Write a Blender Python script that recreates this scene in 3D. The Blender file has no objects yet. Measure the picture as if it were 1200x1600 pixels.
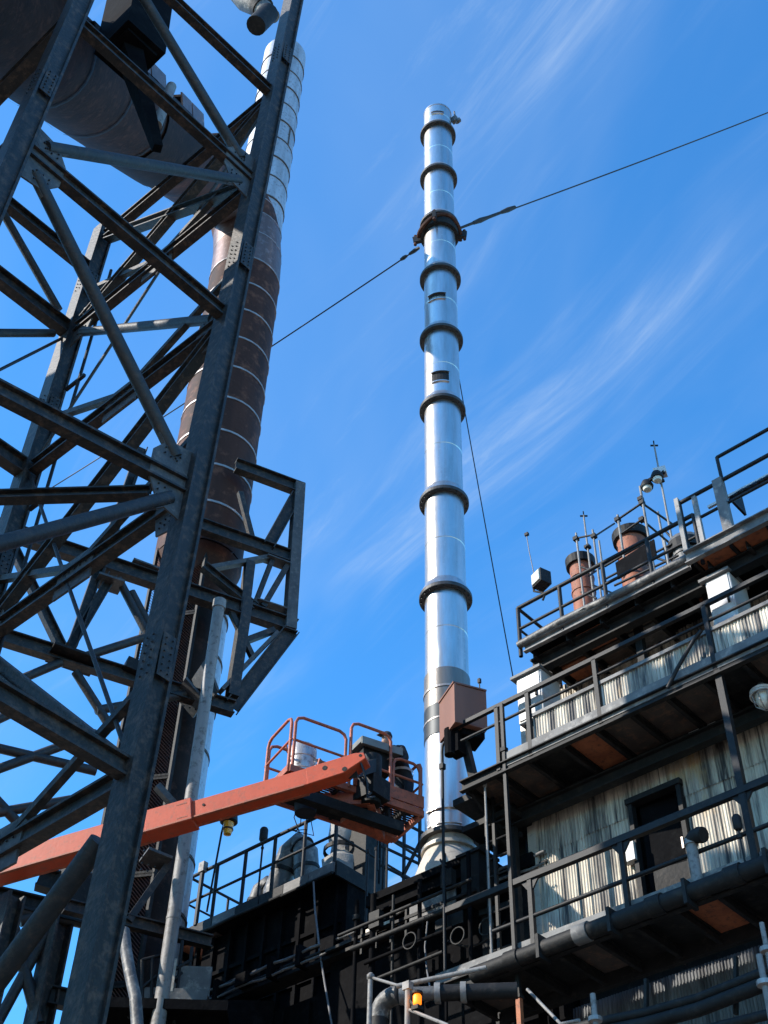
import bpy, bmesh, math, random
from mathutils import Vector, Matrix, noise as mnoise
R = math.radians
random.seed(7)
scene = bpy.context.scene
COL = scene.collection

# ------------------------------------------------------------------ camera
# axes: X runs along the corrugated facade (to the right), Y runs into it, Z is up
AZ = R(43.0)                        # camera heading, turned left from +Y
EYE = Vector((0.0, 0.0, 1.7))
FPX = 2031.0                        # focal length in units of a 1200 x 1600 picture
up_c = Vector((60.0, 2030.0, -FPX)).normalized()        # the zenith seen from the camera
fw = Vector((0, 0, -1)); h_c = (fw - fw.dot(up_c) * up_c).normalized(); r_c = h_c.cross(up_c)
FW = Vector((-math.sin(AZ), math.cos(AZ), 0)); RW = Vector((math.cos(AZ), math.sin(AZ), 0)); UW = Vector((0, 0, 1))
ROT = Matrix([[RW[i] * r_c[j] + FW[i] * h_c[j] + UW[i] * up_c[j] for j in range(3)] for i in range(3)])
cam_d = bpy.data.cameras.new('camera'); cam = bpy.data.objects.new('camera', cam_d); COL.objects.link(cam)
cam.matrix_world = Matrix.Translation(EYE) @ ROT.to_4x4()
cam_d.sensor_fit = 'VERTICAL'; cam_d.sensor_height = 36.0; cam_d.lens = FPX / 1600.0 * 36.0
cam_d.clip_end = 20000.0; cam_d.clip_start = 0.05
scene.camera = cam

def at(px, py, X=None, Y=None, Z=None, D=None):
    """survey helper: where the sight line through a photo point meets a plane of the site"""
    d = ROT @ Vector((px - 600.0, -(py - 800.0), -FPX))
    if X is not None: t = (X - EYE.x) / d.x
    elif Y is not None: t = (Y - EYE.y) / d.y
    elif Z is not None: t = (Z - EYE.z) / d.z
    else: t = D / math.hypot(d.x, d.y)
    return EYE + d * t

# ------------------------------------------------------------------ light
SUN_EL = R(32.0)
sun_h = Vector((-0.58, -0.815, 0)).normalized()            # towards the sun, on the ground
SUN = sun_h * math.cos(SUN_EL) + UW * math.sin(SUN_EL)
sd = bpy.data.lights.new('sun', 'SUN'); sd.energy = 4.5; sd.angle = R(0.53); sd.color = (1.0, 0.93, 0.83)
so = bpy.data.objects.new('sun', sd); COL.objects.link(so)
so.rotation_euler = (-SUN).to_track_quat('-Z', 'Y').to_euler(); so.location = (0, 0, 60)

world = bpy.data.worlds.new('World'); scene.world = world; world.use_nodes = True
nt = world.node_tree; nt.nodes.clear()
def N(t, **k):
    n = nt.nodes.new(t)
    for a, b in k.items(): setattr(n, a, b)
    return n
L = nt.links.new
sky = N('ShaderNodeTexSky', sky_type='NISHITA', sun_disc=False)
sky.sun_elevation = SUN_EL; sky.sun_rotation = math.atan2(SUN.x, SUN.y)
sky.air_density = 1.0; sky.dust_density = 0.35; sky.ozone_density = 2.2; sky.altitude = 200
hsv = N('ShaderNodeHueSaturation'); hsv.inputs['Saturation'].default_value = 1.12; hsv.inputs['Value'].default_value = 1.0
L(sky.outputs[0], hsv.inputs['Color'])
tintn = N('ShaderNodeMix', data_type='RGBA', blend_type='MULTIPLY'); tintn.inputs[0].default_value = 1.0
tintn.inputs[7].default_value = (0.56, 1.30, 1.66, 1)
L(hsv.outputs[0], tintn.inputs[6])
tc = N('ShaderNodeTexCoord'); sep = N('ShaderNodeSeparateXYZ'); L(tc.outputs['Generated'], sep.inputs[0])
def M(op, a, b=None, clamp=False):
    n = N('ShaderNodeMath', operation=op); n.use_clamp = clamp
    for i, v in enumerate((a, b)):
        if v is None: continue
        if isinstance(v, (int, float)): n.inputs[i].default_value = v
        else: L(v, n.inputs[i])
    return n.outputs[0]
zc = M('MAXIMUM', sep.outputs[2], 0.06)
px_, py_ = M('DIVIDE', sep.outputs[0], zc), M('DIVIDE', sep.outputs[1], zc)
cd = R(168.0)                                              # the way the cirrus is combed
uu = M('ADD', M('MULTIPLY', px_, math.cos(cd)), M('MULTIPLY', py_, math.sin(cd)))
vv = M('ADD', M('MULTIPLY', px_, -math.sin(cd)), M('MULTIPLY', py_, math.cos(cd)))
def cloud(su, sv, off, detail, dist, lo, hi, rough=0.6):
    cb = N('ShaderNodeCombineXYZ'); L(M('MULTIPLY', uu, su), cb.inputs[0]); L(M('MULTIPLY', vv, sv), cb.inputs[1]); cb.inputs[2].default_value = off
    n = N('ShaderNodeTexNoise'); n.inputs['Scale'].default_value = 1.0; n.inputs['Detail'].default_value = detail
    n.inputs['Roughness'].default_value = rough; n.inputs['Distortion'].default_value = dist
    L(cb.outputs[0], n.inputs['Vector'])
    mr = N('ShaderNodeMapRange', interpolation_type='SMOOTHSTEP'); mr.inputs[1].default_value = lo; mr.inputs[2].default_value = hi
    L(n.outputs[0], mr.inputs[0]); return mr.outputs[0]
bend = cloud(0.5, 0.9, 2.2, 3.0, 0.0, 0.0, 1.0)
vv = M('ADD', vv, M('MULTIPLY', bend, 0.35))               # the streaks wander a little
streak = cloud(0.55, 4.6, 6.6, 8.0, 0.35, 0.50, 0.74, 0.62)
fine = cloud(3.2, 30.0, 8.4, 6.0, 0.9, 0.34, 0.72, 0.7)
wisp = cloud(1.6, 13.0, 1.4, 8.0, 0.8, 0.52, 0.80, 0.7)
patch = cloud(1.3, 2.2, 2.3, 3.0, 0.4, 0.42, 0.64)
veil = cloud(0.7, 1.6, 9.1, 5.0, 0.6, 0.36, 0.85)
fac = M('ADD', M('MULTIPLY', M('MULTIPLY', streak, patch), M('ADD', M('MULTIPLY', fine, 0.75), 0.25)), M('ADD', M('MULTIPLY', veil, 0.30), M('MULTIPLY', M('MULTIPLY', wisp, veil), 0.65)))
fac = M('MULTIPLY', fac, 0.80, True)
mixc = N('ShaderNodeMix', data_type='RGBA'); L(fac, mixc.inputs[0]); L(tintn.outputs[2], mixc.inputs[6])
mixc.inputs[7].default_value = (2.7, 3.4, 4.3, 1)
bg = N('ShaderNodeBackground'); bg.inputs[1].default_value = 0.15
L(mixc.outputs[2], bg.inputs[0])
wo = N('ShaderNodeOutputWorld'); L(bg.outputs[0], wo.inputs[0])

vs = scene.view_settings
vs.view_transform = 'Standard'; vs.look = 'None'; vs.exposure = 0.65; vs.gamma = 1.0; vs.use_curve_mapping = False

# ------------------------------------------------------------------ materials
MATS = {}
def mat(name, c1, c2=None, scale=3.0, rough=0.6, metal=0.0, bump=0.0, c3=None, streaks=False, rough2=None, thr=(0.35, 0.7), spec=0.5, c3r=(0.52, 0.66)):
    """two or three colours mixed by noise (rust, soot, runs of dirt, painted reflections), with a fine bump"""
    if name in MATS: return MATS[name]
    m = bpy.data.materials.new(name); m.use_nodes = True; t = m.node_tree; b = t.nodes['Principled BSDF']
    b.inputs['Roughness'].default_value = rough; b.inputs['Metallic'].default_value = metal
    b.inputs['Specular IOR Level'].default_value = spec
    c2 = c2 or tuple(v * 0.7 for v in c1)
    geo = t.nodes.new('ShaderNodeNewGeometry')
    mp = t.nodes.new('ShaderNodeMapping'); t.links.new(geo.outputs['Position'], mp.inputs['Vector'])
    if streaks: mp.inputs['Scale'].default_value = (1, 1, 0.12)
    n1 = t.nodes.new('ShaderNodeTexNoise'); n1.inputs['Scale'].default_value = scale; n1.inputs['Detail'].default_value = 7; n1.inputs['Roughness'].default_value = 0.62
    t.links.new(mp.outputs[0], n1.inputs['Vector'])
    r1 = t.nodes.new('ShaderNodeMapRange'); r1.inputs[1].default_value = thr[0]; r1.inputs[2].default_value = thr[1]; t.links.new(n1.outputs[0], r1.inputs[0])
    mx = t.nodes.new('ShaderNodeMix'); mx.data_type = 'RGBA'; t.links.new(r1.outputs[0], mx.inputs[0])
    mx.inputs[6].default_value = (*c1, 1); mx.inputs[7].default_value = (*c2, 1)
    out = mx.outputs[2]
    if c3:
        n2 = t.nodes.new('ShaderNodeTexNoise'); n2.inputs['Scale'].default_value = scale * 2.7; n2.inputs['Detail'].default_value = 9; n2.inputs['Roughness'].default_value = 0.7
        t.links.new(geo.outputs['Position'], n2.inputs['Vector'])
        r2 = t.nodes.new('ShaderNodeMapRange'); r2.inputs[1].default_value = c3r[0]; r2.inputs[2].default_value = c3r[1]; t.links.new(n2.outputs[0], r2.inputs[0])
        m2 = t.nodes.new('ShaderNodeMix'); m2.data_type = 'RGBA'; t.links.new(r2.outputs[0], m2.inputs[0]); t.links.new(out, m2.inputs[6]); m2.inputs[7].default_value = (*c3, 1)
        out = m2.outputs[2]
    t.links.new(out, b.inputs['Base Color'])
    if rough2 is not None:
        rr = t.nodes.new('ShaderNodeMapRange'); rr.inputs[3].default_value = rough; rr.inputs[4].default_value = rough2; t.links.new(n1.outputs[0], rr.inputs[0]); t.links.new(rr.outputs[0], b.inputs['Roughness'])
    if bump:
        n3 = t.nodes.new('ShaderNodeTexNoise'); n3.inputs['Scale'].default_value = scale * 7; n3.inputs['Detail'].default_value = 4
        t.links.new(geo.outputs['Position'], n3.inputs['Vector'])
        bp = t.nodes.new('ShaderNodeBump'); bp.inputs['Strength'].default_value = bump; bp.inputs['Distance'].default_value = 0.02
        t.links.new(n3.outputs[0], bp.inputs['Height']); t.links.new(bp.outputs[0], b.inputs['Normal'])
    MATS[name] = m; return m

STEEL = mat('tower_steel', (0.017, 0.0165, 0.0165), (0.005, 0.005, 0.0055), 3.2, 0.58, 0, 0.45, c3=(0.075, 0.050, 0.036), streaks=True, c3r=(0.49, 0.66))
STEELP = mat('brace_steel', (0.020, 0.021, 0.024), (0.010, 0.011, 0.012), 4.0, 0.55, 0, 0.35, c3=(0.052, 0.036, 0.028), c3r=(0.50, 0.68))
GUSS = mat('gusset_steel', (0.075, 0.077, 0.08), (0.03, 0.031, 0.034), 4.0, 0.6, 0, 0.25, c3=(0.12, 0.115, 0.105))
BOLT = mat('bolt_steel', (0.022, 0.023, 0.026), None, 6, 0.5)
SOOT = mat('soot_steel', (0.012, 0.012, 0.013), (0.006, 0.006, 0.0065), 2.5, 0.65, 0, 0.3, c3=(0.030, 0.026, 0.023), spec=0.3)
RAILM = mat('rail_steel', (0.009, 0.010, 0.013), (0.005, 0.0055, 0.007), 5, 0.6, 0, 0.15, c3=(0.022, 0.018, 0.016), spec=0.35)
BLACK = mat('coal_black', (0.006, 0.006, 0.007), (0.003, 0.003, 0.004), 1.6, 0.85, 0, 0.4, c3=(0.010, 0.010, 0.011), spec=0.06)
GREYP = mat('grey_pipe', (0.26, 0.25, 0.24), (0.15, 0.145, 0.14), 3.0, 0.6, 0, 0.2, c3=(0.09, 0.08, 0.072), streaks=True)
RUSTD = mat('duct_rust', (0.080, 0.032, 0.020), (0.026, 0.012, 0.009), 1.1, 0.7, 0, 0.4, c3=(0.15, 0.062, 0.038), streaks=True, spec=0.2)
RUSTP = mat('duct_pink', (0.17, 0.110, 0.095), (0.09, 0.056, 0.048), 2.4, 0.42, 0.45, 0.2, c3=(0.25, 0.19, 0.175), streaks=True)
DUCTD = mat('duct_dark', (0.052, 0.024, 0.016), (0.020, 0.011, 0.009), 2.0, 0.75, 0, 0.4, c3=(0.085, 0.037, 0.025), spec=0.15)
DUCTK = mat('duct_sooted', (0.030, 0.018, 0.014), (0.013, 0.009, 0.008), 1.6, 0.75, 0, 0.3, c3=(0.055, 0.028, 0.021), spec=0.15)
MESHM = mat('mesh_rust', (0.20, 0.080, 0.048), (0.09, 0.040, 0.028), 4, 0.6, 0.1, 0.2)
BANDM = mat('band_steel', (0.42, 0.38, 0.36), (0.25, 0.21, 0.19), 5, 0.45, 0.5)
SILV = mat('cladding_silver', (0.55, 0.55, 0.56), (0.34, 0.33, 0.33), 3.5, 0.42, 0.55, 0.25, c3=(0.25, 0.20, 0.18), streaks=True)
CHROME = mat('stack_stainless', (0.72, 0.68, 0.64), (0.40, 0.38, 0.36), 5.0, 0.20, 1.0, 0.0, c3=(0.66, 0.62, 0.58), streaks=True, rough2=0.46, thr=(0.42, 0.78))  # darker vertical streaks paint in the reflections of wavy sheet
def dents(m, sc, st, dist):
    """slow waves in rolled sheet"""
    t = m.node_tree; g_ = t.nodes.new('ShaderNodeNewGeometry'); mp = t.nodes.new('ShaderNodeMapping'); mp.inputs['Scale'].default_value = (1, 1, .45); n = t.nodes.new('ShaderNodeTexNoise'); n.inputs['Scale'].default_value = sc; n.inputs['Detail'].default_value = 2
    b_ = t.nodes.new('ShaderNodeBump'); b_.inputs['Strength'].default_value = st; b_.inputs['Distance'].default_value = dist
    t.links.new(g_.outputs['Position'], mp.inputs[0]); t.links.new(mp.outputs[0], n.inputs['Vector']); t.links.new(n.outputs[0], b_.inputs['Height']); t.links.new(b_.outputs[0], t.nodes['Principled BSDF'].inputs['Normal'])
dents(CHROME, 2.6, 0.35, 0.05)
CHROMED = mat('stack_stained', (0.26, 0.23, 0.20), (0.16, 0.14, 0.125), 4, 0.42, 0.7, 0.1, streaks=True)
BAND2 = mat('stack_black_band', (0.030, 0.036, 0.042), None, 5, 0.5, 0.3)
FLANGE = mat('flange_under', (0.070, 0.066, 0.064), (0.035, 0.034, 0.034), 6, 0.55, 0.4, 0.1)
CREAM = mat('base_cream', (0.62, 0.56, 0.47), (0.45, 0.40, 0.33), 3, 0.5, 0.15, 0.15, c3=(0.34, 0.30, 0.26), streaks=True)
ORANGE = mat('lift_orange', (0.56, 0.078, 0.028), (0.46, 0.062, 0.023), 3.5, 0.5, 0, 0.08, c3=(0.36, 0.075, 0.038))
ORANGER = mat('lift_orange_worn', (0.48, 0.115, 0.055), (0.26, 0.072, 0.040), 6, 0.55, 0, 0.1, c3=(0.16, 0.060, 0.038))
BROWN = mat('box_brown', (0.235, 0.105, 0.070), (0.17, 0.078, 0.054), 2.0, 0.6, 0, 0.1, streaks=True)
WHITE = mat('white_paint', (0.56, 0.55, 0.54), (0.47, 0.46, 0.45), 2.5, 0.5, 0, 0.08, c3=(0.40, 0.385, 0.36), streaks=True)
GREYC = mat('console_grey', (0.20, 0.21, 0.20), (0.13, 0.135, 0.13), 4, 0.5)
STACKR = mat('stack_red', (0.36, 0.125, 0.065), (0.22, 0.075, 0.045), 4.0, 0.7, 0, 0.3, c3=(0.12, 0.055, 0.042), streaks=True)
RUSTLIT = mat('rust_lit_plate', (0.42, 0.135, 0.055), (0.27, 0.085, 0.042), 4.0, 0.7, 0, 0.3, c3=(0.13, 0.055, 0.035))  # rust; under the decks its orange also paints in reflected sunlight
DIRTPL = mat('dirty_plate', (0.085, 0.065, 0.055), (0.040, 0.034, 0.032), 3.0, 0.75, 0, 0.3, c3=(0.16, 0.09, 0.06))
FASC = mat('fascia_grey', (0.16, 0.158, 0.155), (0.065, 0.064, 0.066), 2.0, 0.65, 0, 0.3, c3=(0.27, 0.255, 0.235))
TARP = mat('tarp_grey', (0.36, 0.35, 0.33), (0.22, 0.21, 0.20), 5, 0.6, 0, 0.4)
DOMEM = mat('dome_grey', (0.13, 0.128, 0.125), (0.032, 0.032, 0.033), 2.8, 0.55, 0.1, 0.35, c3=(0.26, 0.24, 0.215))
CABLE = mat('cable_black', (0.018, 0.018, 0.02), None, 5, 0.6)
CABLEG = mat('cable_grey', (0.16, 0.16, 0.17), None, 5, 0.6)
CONC = mat('ground_slag', (0.36, 0.285, 0.21), (0.25, 0.195, 0.145), 0.35, 0.9, 0, 0.5, c3=(0.42, 0.34, 0.26))
BLOCKM = mat('shade_block_sheet', (0.16, 0.15, 0.145), (0.085, 0.08, 0.078), 0.4, 0.7, 0, 0.2, streaks=True)  # sheeting of the unseen bodies added to cast shade
AMBERD = mat('amber_lens', (0.90, 0.40, 0.02), (0.80, 0.30, 0.02), 8, 0.25)
GLASSL = mat('frosted_glass', (0.68, 0.66, 0.55), (0.58, 0.56, 0.48), 8, 0.2)
NAVY = mat('work_navy', (0.016, 0.020, 0.030), (0.010, 0.012, 0.018), 9, 0.85, 0, 0.2)
SKIN = mat('skin', (0.36, 0.20, 0.14), None, 9, 0.55)
HIVIS = mat('reflective_tape', (0.55, 0.56, 0.57), None, 9, 0.35)

def wallmat(name, a, b, c, d):
    """galvanised sheet: pale zinc with dark runs, soot and a few ochre stains"""
    m = bpy.data.materials.new(name); m.use_nodes = True; t = m.node_tree; bs = t.nodes['Principled BSDF']
    bs.inputs['Roughness'].default_value = 0.55; bs.inputs['Metallic'].default_value = 0.12
    geo = t.nodes.new('ShaderNodeNewGeometry')
    def nz(sc, stretch, det, lo, hi, off=0.0):
        mp = t.nodes.new('ShaderNodeMapping'); mp.inputs['Scale'].default_value = (1, 1, stretch); mp.inputs['Location'].default_value = (off, off, off)
        t.links.new(geo.outputs['Position'], mp.inputs['Vector'])
        n = t.nodes.new('ShaderNodeTexNoise'); n.inputs['Scale'].default_value = sc; n.inputs['Detail'].default_value = det; n.inputs['Roughness'].default_value = 0.65
        t.links.new(mp.outputs[0], n.inputs['Vector'])
        r = t.nodes.new('ShaderNodeMapRange'); r.inputs[1].default_value = lo; r.inputs[2].default_value = hi; t.links.new(n.outputs[0], r.inputs[0]); return r.outputs[0]
    def mix(f, c1, c2):
        x = t.nodes.new('ShaderNodeMix'); x.data_type = 'RGBA'; t.links.new(f, x.inputs[0])
        for i, c in ((6, c1), (7, c2)):
            if isinstance(c, tuple): x.inputs[i].default_value = (*c, 1)
            else: t.links.new(c, x.inputs[i])
        return x.outputs[2]
    o = mix(nz(2.6, 0.10, 6, 0.40, 0.62), a, b)
    o = mix(nz(5.5, 0.06, 5, 0.50, 0.62, 3.3), o, c)
    o = mix(nz(1.3, 0.22, 6, 0.54, 0.70, 5.1), o, tuple(v * 1.5 for v in c))
    o = mix(nz(17.0, 0.03, 3, 0.56, 0.68, 1.9), o, c)
    o = mix(nz(1.7, 0.35, 6, 0.56, 0.70, 7.7), o, d)
    t.links.new(o, bs.inputs['Base Color'])
    MATS[name] = m; return m
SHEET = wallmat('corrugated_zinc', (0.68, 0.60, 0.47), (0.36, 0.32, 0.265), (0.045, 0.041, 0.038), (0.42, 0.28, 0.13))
SHEETD = wallmat('corrugated_zinc_dark', (0.15, 0.16, 0.17), (0.08, 0.085, 0.09), (0.035, 0.036, 0.04), (0.05, 0.05, 0.055))  # darker copy of the sheet, for the wall below the lower walkway

def glow(name, col, strength):
    m = bpy.data.materials.new(name); m.use_nodes = True; b = m.node_tree.nodes['Principled BSDF']
    b.inputs['Base Color'].default_value = (*col, 1); b.inputs['Emission Color'].default_value = (*col, 1); b.inputs['Emission Strength'].default_value = strength
    return m
GLOW = glow('lit_amber', (1.0, 0.22, 0.01), 1.0)

# ------------------------------------------------------------------ mesh helpers
def frame(d, up=None):
    d = d.normalized(); up = up or (UW if abs(d.z) < 0.95 else Vector((0, 1, 0)))
    s = d.cross(up).normalized(); return s, s.cross(d).normalized()      # side, up
def lerp(a, b, t): return a + (b - a) * t
class MB:
    def __init__(s): s.v = []; s.f = []
    def add(s, vs, fs):
        o = len(s.v); s.v += [Vector(v) for v in vs]; s.f += [tuple(i + o for i in f) for f in fs]; return s
    def prism(s, a, b, poly, up=None, poly2=None):
        a, b = Vector(a), Vector(b); sd, u = frame(b - a, up); n = len(poly); q = poly2 or poly
        vs = [a + sd * x + u * y for x, y in poly] + [b + sd * x + u * y for x, y in q]
        fs = [(i, (i + 1) % n, n + (i + 1) % n, n + i) for i in range(n)] + [tuple(range(n - 1, -1, -1)), tuple(range(n, 2 * n))]
        return s.add(vs, fs)
    def bar(s, a, b, w, h, up=None):
        return s.prism(a, b, [(-w / 2, -h / 2), (w / 2, -h / 2), (w / 2, h / 2), (-w / 2, h / 2)], up)
    def ibeam(s, a, b, w, h, up=None, tf=0.03, tw=0.025):
        W, H, k = w / 2, h / 2, tw / 2
        return s.prism(a, b, [(-W, -H), (W, -H), (W, -H + tf), (k, -H + tf), (k, H - tf), (W, H - tf), (W, H), (-W, H), (-W, H - tf), (-k, H - tf), (-k, -H + tf), (-W, -H + tf)], up)
    def channel(s, a, b, w, h, up=None, t=0.02):
        return s.prism(a, b, [(0, -h / 2), (w, -h / 2), (w, -h / 2 + t), (t, -h / 2 + t), (t, h / 2 - t), (w, h / 2 - t), (w, h / 2), (0, h / 2)], up)
    def tube(s, a, b, r, r2=None, n=12, up=None):
        r2 = r if r2 is None else r2
        c = [(math.cos(2 * math.pi * i / n), math.sin(2 * math.pi * i / n)) for i in range(n)]
        return s.prism(a, b, [(x * r, y * r) for x, y in c], up, [(x * r2, y * r2) for x, y in c])
    def box(s, c, sx, sy, sz, rz=0.0):
        c = Vector(c); ex = Vector((math.cos(rz), math.sin(rz), 0)) * sx / 2; ey = Vector((-math.sin(rz), math.cos(rz), 0)) * sy / 2; ez = UW * sz / 2
        vs = [c + ex * i + ey * j + ez * k for k in (-1, 1) for i, j in ((-1, -1), (1, -1), (1, 1), (-1, 1))]
        return s.add(vs, [(0, 3, 2, 1), (4, 5, 6, 7), (0, 1, 5, 4), (1, 2, 6, 5), (2, 3, 7, 6), (3, 0, 4, 7)])
    def path(s, pts, r, n=10, caps=True):
        pts = [Vector(p) for p in pts]; rings = []; u = None
        rr = r if isinstance(r, (list, tuple)) else [r] * len(pts)
        for i, p in enumerate(pts):
            d = (pts[min(i + 1, len(pts) - 1)] - pts[max(i - 1, 0)]).normalized()
            if u is None: sd, u = frame(d)
            else: sd = d.cross(u).normalized(); u = sd.cross(d).normalized()
            rings.append([p + (sd * math.cos(2 * math.pi * k / n) + u * math.sin(2 * math.pi * k / n)) * rr[i] for k in range(n)])
        vs = [v for g in rings for v in g]; fs = []
        for i in range(len(pts) - 1):
            for k in range(n): fs.append((i * n + k, i * n + (k + 1) % n, (i + 1) * n + (k + 1) % n, (i + 1) * n + k))
        if caps: fs += [tuple(range(n - 1, -1, -1)), tuple((len(pts) - 1) * n + k for k in range(n))]
        return s.add(vs, fs)
    def lathe(s, c, prof, n=28, caps=True):
        c = Vector(c); vs = [c + Vector((math.cos(2 * math.pi * k / n) * r, math.sin(2 * math.pi * k / n) * r, z)) for r, z in prof for k in range(n)]
        fs = [(i * n + k, i * n + (k + 1) % n, (i + 1) * n + (k + 1) % n, (i + 1) * n + k) for i in range(len(prof) - 1) for k in range(n)]
        if caps: fs += [tuple(range(n - 1, -1, -1)), tuple((len(prof) - 1) * n + k for k in range(n))]
        return s.add(vs, fs)
    def plate(s, pts, t, nrm):
        nrm = Vector(nrm).normalized() * t / 2; n = len(pts); pts = [Vector(p) for p in pts]
        return s.add([p - nrm for p in pts] + [p + nrm for p in pts], [tuple(range(n - 1, -1, -1)), tuple(range(n, 2 * n))] + [(i, (i + 1) % n, n + (i + 1) % n, n + i) for i in range(n)])
    def mesh(s, name, org=Vector(), smooth=None, bevel=None):
        me = bpy.data.meshes.new(name); me.from_pydata([v - org for v in s.v], [], s.f)
        bm = bmesh.new(); bm.from_mesh(me); bmesh.ops.recalc_face_normals(bm, faces=bm.faces)
        if bevel: bmesh.ops.bevel(bm, geom=list(bm.edges), offset=bevel, segments=1, affect='EDGES', clamp_overlap=True)
        bm.to_mesh(me); bm.free()
        if smooth:
            me.polygons.foreach_set('use_smooth', [True] * len(me.polygons)); me.set_sharp_from_angle(angle=R(smooth))
        return me
    def build(s, name, m, parent=None, smooth=None, bevel=None):
        if parent is not None: org = origin(parent)
        else:
            z = min(v.z for v in s.v); org = Vector((sum(v.x for v in s.v) / len(s.v), sum(v.y for v in s.v) / len(s.v), z))
        me = s.mesh(name, org, smooth, bevel); me.materials.append(m)
        o = bpy.data.objects.new(name, me); COL.objects.link(o)
        if parent is not None: o.parent = parent
        else: o.location = org
        return o
def origin(o):
    v = Vector()
    while o is not None: v = v + o.location; o = o.parent
    return v
def tag(o, label=None, cat=None, group=None, kind=None):
    for k, v in (('label', label), ('category', cat), ('group', group), ('kind', kind)):
        if v: o[k] = v
    return o
def thing(name, loc, label, cat, group=None):
    o = bpy.data.objects.new(name, None); COL.objects.link(o); o.location = loc; o.empty_display_size = 0.2
    return tag(o, label, cat, group)
def copy_tree(o, parent=None):
    c = o.copy(); COL.objects.link(c); c.parent = parent
    for ch in list(o.children): copy_tree(ch, c)
    return c
def part(name, m, parent, fn, smooth=None, bevel=None):
    b = MB(); fn(b); return b.build(name, m, parent, smooth, bevel)
V = Vector

def bolts(parent, c, ax, ay, nrm, nx, ny, sp, r=0.012):
    """the bolt heads of one joint: too small to pick apart, so one part"""
    b = MB(); nrm = V(nrm).normalized()
    for i in range(nx):
        for j in range(ny):
            p = V(c) + ax * (i - (nx - 1) / 2) * sp + ay * (j - (ny - 1) / 2) * sp
            b.tube(p, p + nrm * 0.02, r, r * 0.9, 6)
    return tag(b.build('bolt_heads', BOLT, parent), kind='stuff')

# ================================================================== setting
g = MB(); g.add([(-6000, -6000, 0), (6000, -6000, 0), (6000, 6000, 0), (-6000, 6000, 0)], [(0, 1, 2, 3)])
tag(g.build('ground', CONC), kind='structure')

# unseen block added behind the viewer on the left to shade the tower foot
fs = thing('shade_block', (-16.6, -5.4, 0), 'tall sheet-clad block out of view behind on the left, added to shade the tower', 'building')
SA = math.atan2(sun_h.y, sun_h.x)
part('wall', BLOCKM, fs, lambda b: b.box((-16.6, -5.4, 11.4), 6.0, 8.8, 22.8, SA))
part('roof', SOOT, fs, lambda b: b.box((-16.6, -5.4, 22.9), 6.4, 9.2, 0.3, SA))
SX, SY = -26.5, 4.1  # unseen round body added to keep the sun off the bunker front
hs0 = thing('shade_drum', (SX, SY, 0), 'tall round drum out of view on the left, added to shade the bunker', 'tower')
part('shell', BLOCKM, hs0, lambda b: b.lathe((SX, SY, 0), [(3.6, 0), (3.6, 18.6), (2.9, 19.6), (1.4, 20.3), (.3, 20.5)], 32), 40)
part('gallery', SOOT, hs0, lambda b: b.lathe((SX, SY, 0), [(3.6, 17.0), (4.0, 17.0), (4.0, 17.1), (3.6, 17.1)], 32, False))

# ================================================================== steel tower
LV = [21.95, 19.15, 15.75, 12.42, 8.58, 5.0, 1.9]
c1 = at(311, 745, D=10.7)
X0, Y1 = c1.x, c1.y
Y0, X1 = Y1 - 3.42, -13.05
tower = thing('steel_tower', (X0, Y1, 0), 'big dark riveted steel tower of columns and braces filling the left side', 'tower')
CX = {0: (X0, Y0), 1: (X0, Y1), 2: (X1, Y1), 3: (X1, Y0)}
def node(c, lv):
    z = LV[lv] if isinstance(lv, int) else lv
    return V((CX[c][0], CX[c][1], z)) + (RW * .018 * (z - 15) if c == 1 else V((0, 0, 0)))
for k, (x, y) in CX.items():
    top = 27.5 if k in (0, 1) else 22.3
    col = MB()
    w = 0.132 if k in (0, 1) else 0.14
    # built-up column: two flange plates, a boxed web set back between them
    col.prism(node(k, 0.0), node(k, top), [(-w, -w), (w, -w), (w, -w + .035), (w - .05, -w + .035), (w - .05, w - .035), (w, w - .035), (w, w), (-w, w), (-w, w - .035), (-w + .05, w - .035), (-w + .05, -w + .035), (-w, -w + .035)], V((0, 1, 0)))
    col.build('column', STEEL, tower)
    for lv in range(0, 6):                                   # splice plates and their bolts above each floor
        if k == 3 or (k == 1 and lv % 2): continue
        z = LV[lv] + 1.35
        if z + .4 > top: continue
        x, y = node(k, z).xy
        part('splice_plate', STEEL, tower, lambda b: b.box((x + w + .006, y, z), 0.014, 0.17, 0.55))
        bolts(tower, (x + w + .012, y, z), V((0, 1, 0)), UW, (1, 0, 0), 2, 6, 0.085, .011)
        bolts(tower, (x, y - w - .002, z), V((1, 0, 0)), UW, (0, -1, 0), 2, 6, 0.10, .011)
def tbeam(a, b, w=0.145, h=0.215, cut=0.13):
    d = (b - a).normalized(); part('beam', STEEL, tower, lambda m: m.ibeam(a + d * cut, b - d * cut, w, h, None, 0.03, 0.024))
def tpipe(a, b, r=0.083, cut=0.45, ends=True):
    d = (b - a).normalized()
    o = part('brace', STEELP, tower, lambda m: m.tube(a + d * cut, b - d * cut, r, None, 16), 40)
    return o
def tdiag(a, b, w=0.16, h=0.19, cut=0.3):
    d = (b - a).normalized(); part('brace', STEEL, tower, lambda m: m.ibeam(a + d * cut, b - d * cut, w, h, None, 0.025, 0.02))
for lv in range(0, 6):
    tbeam(node(0, lv) - UW * (.75 if lv == 3 else 0), node(1, lv)); tbeam(node(1, lv), node(2, lv), 0.16, 0.23)
    if lv >= 1: tbeam(node(3, lv), node(2, lv), 0.2, 0.3); tbeam(node(0, lv), node(3, lv), 0.2, 0.3)
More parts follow.
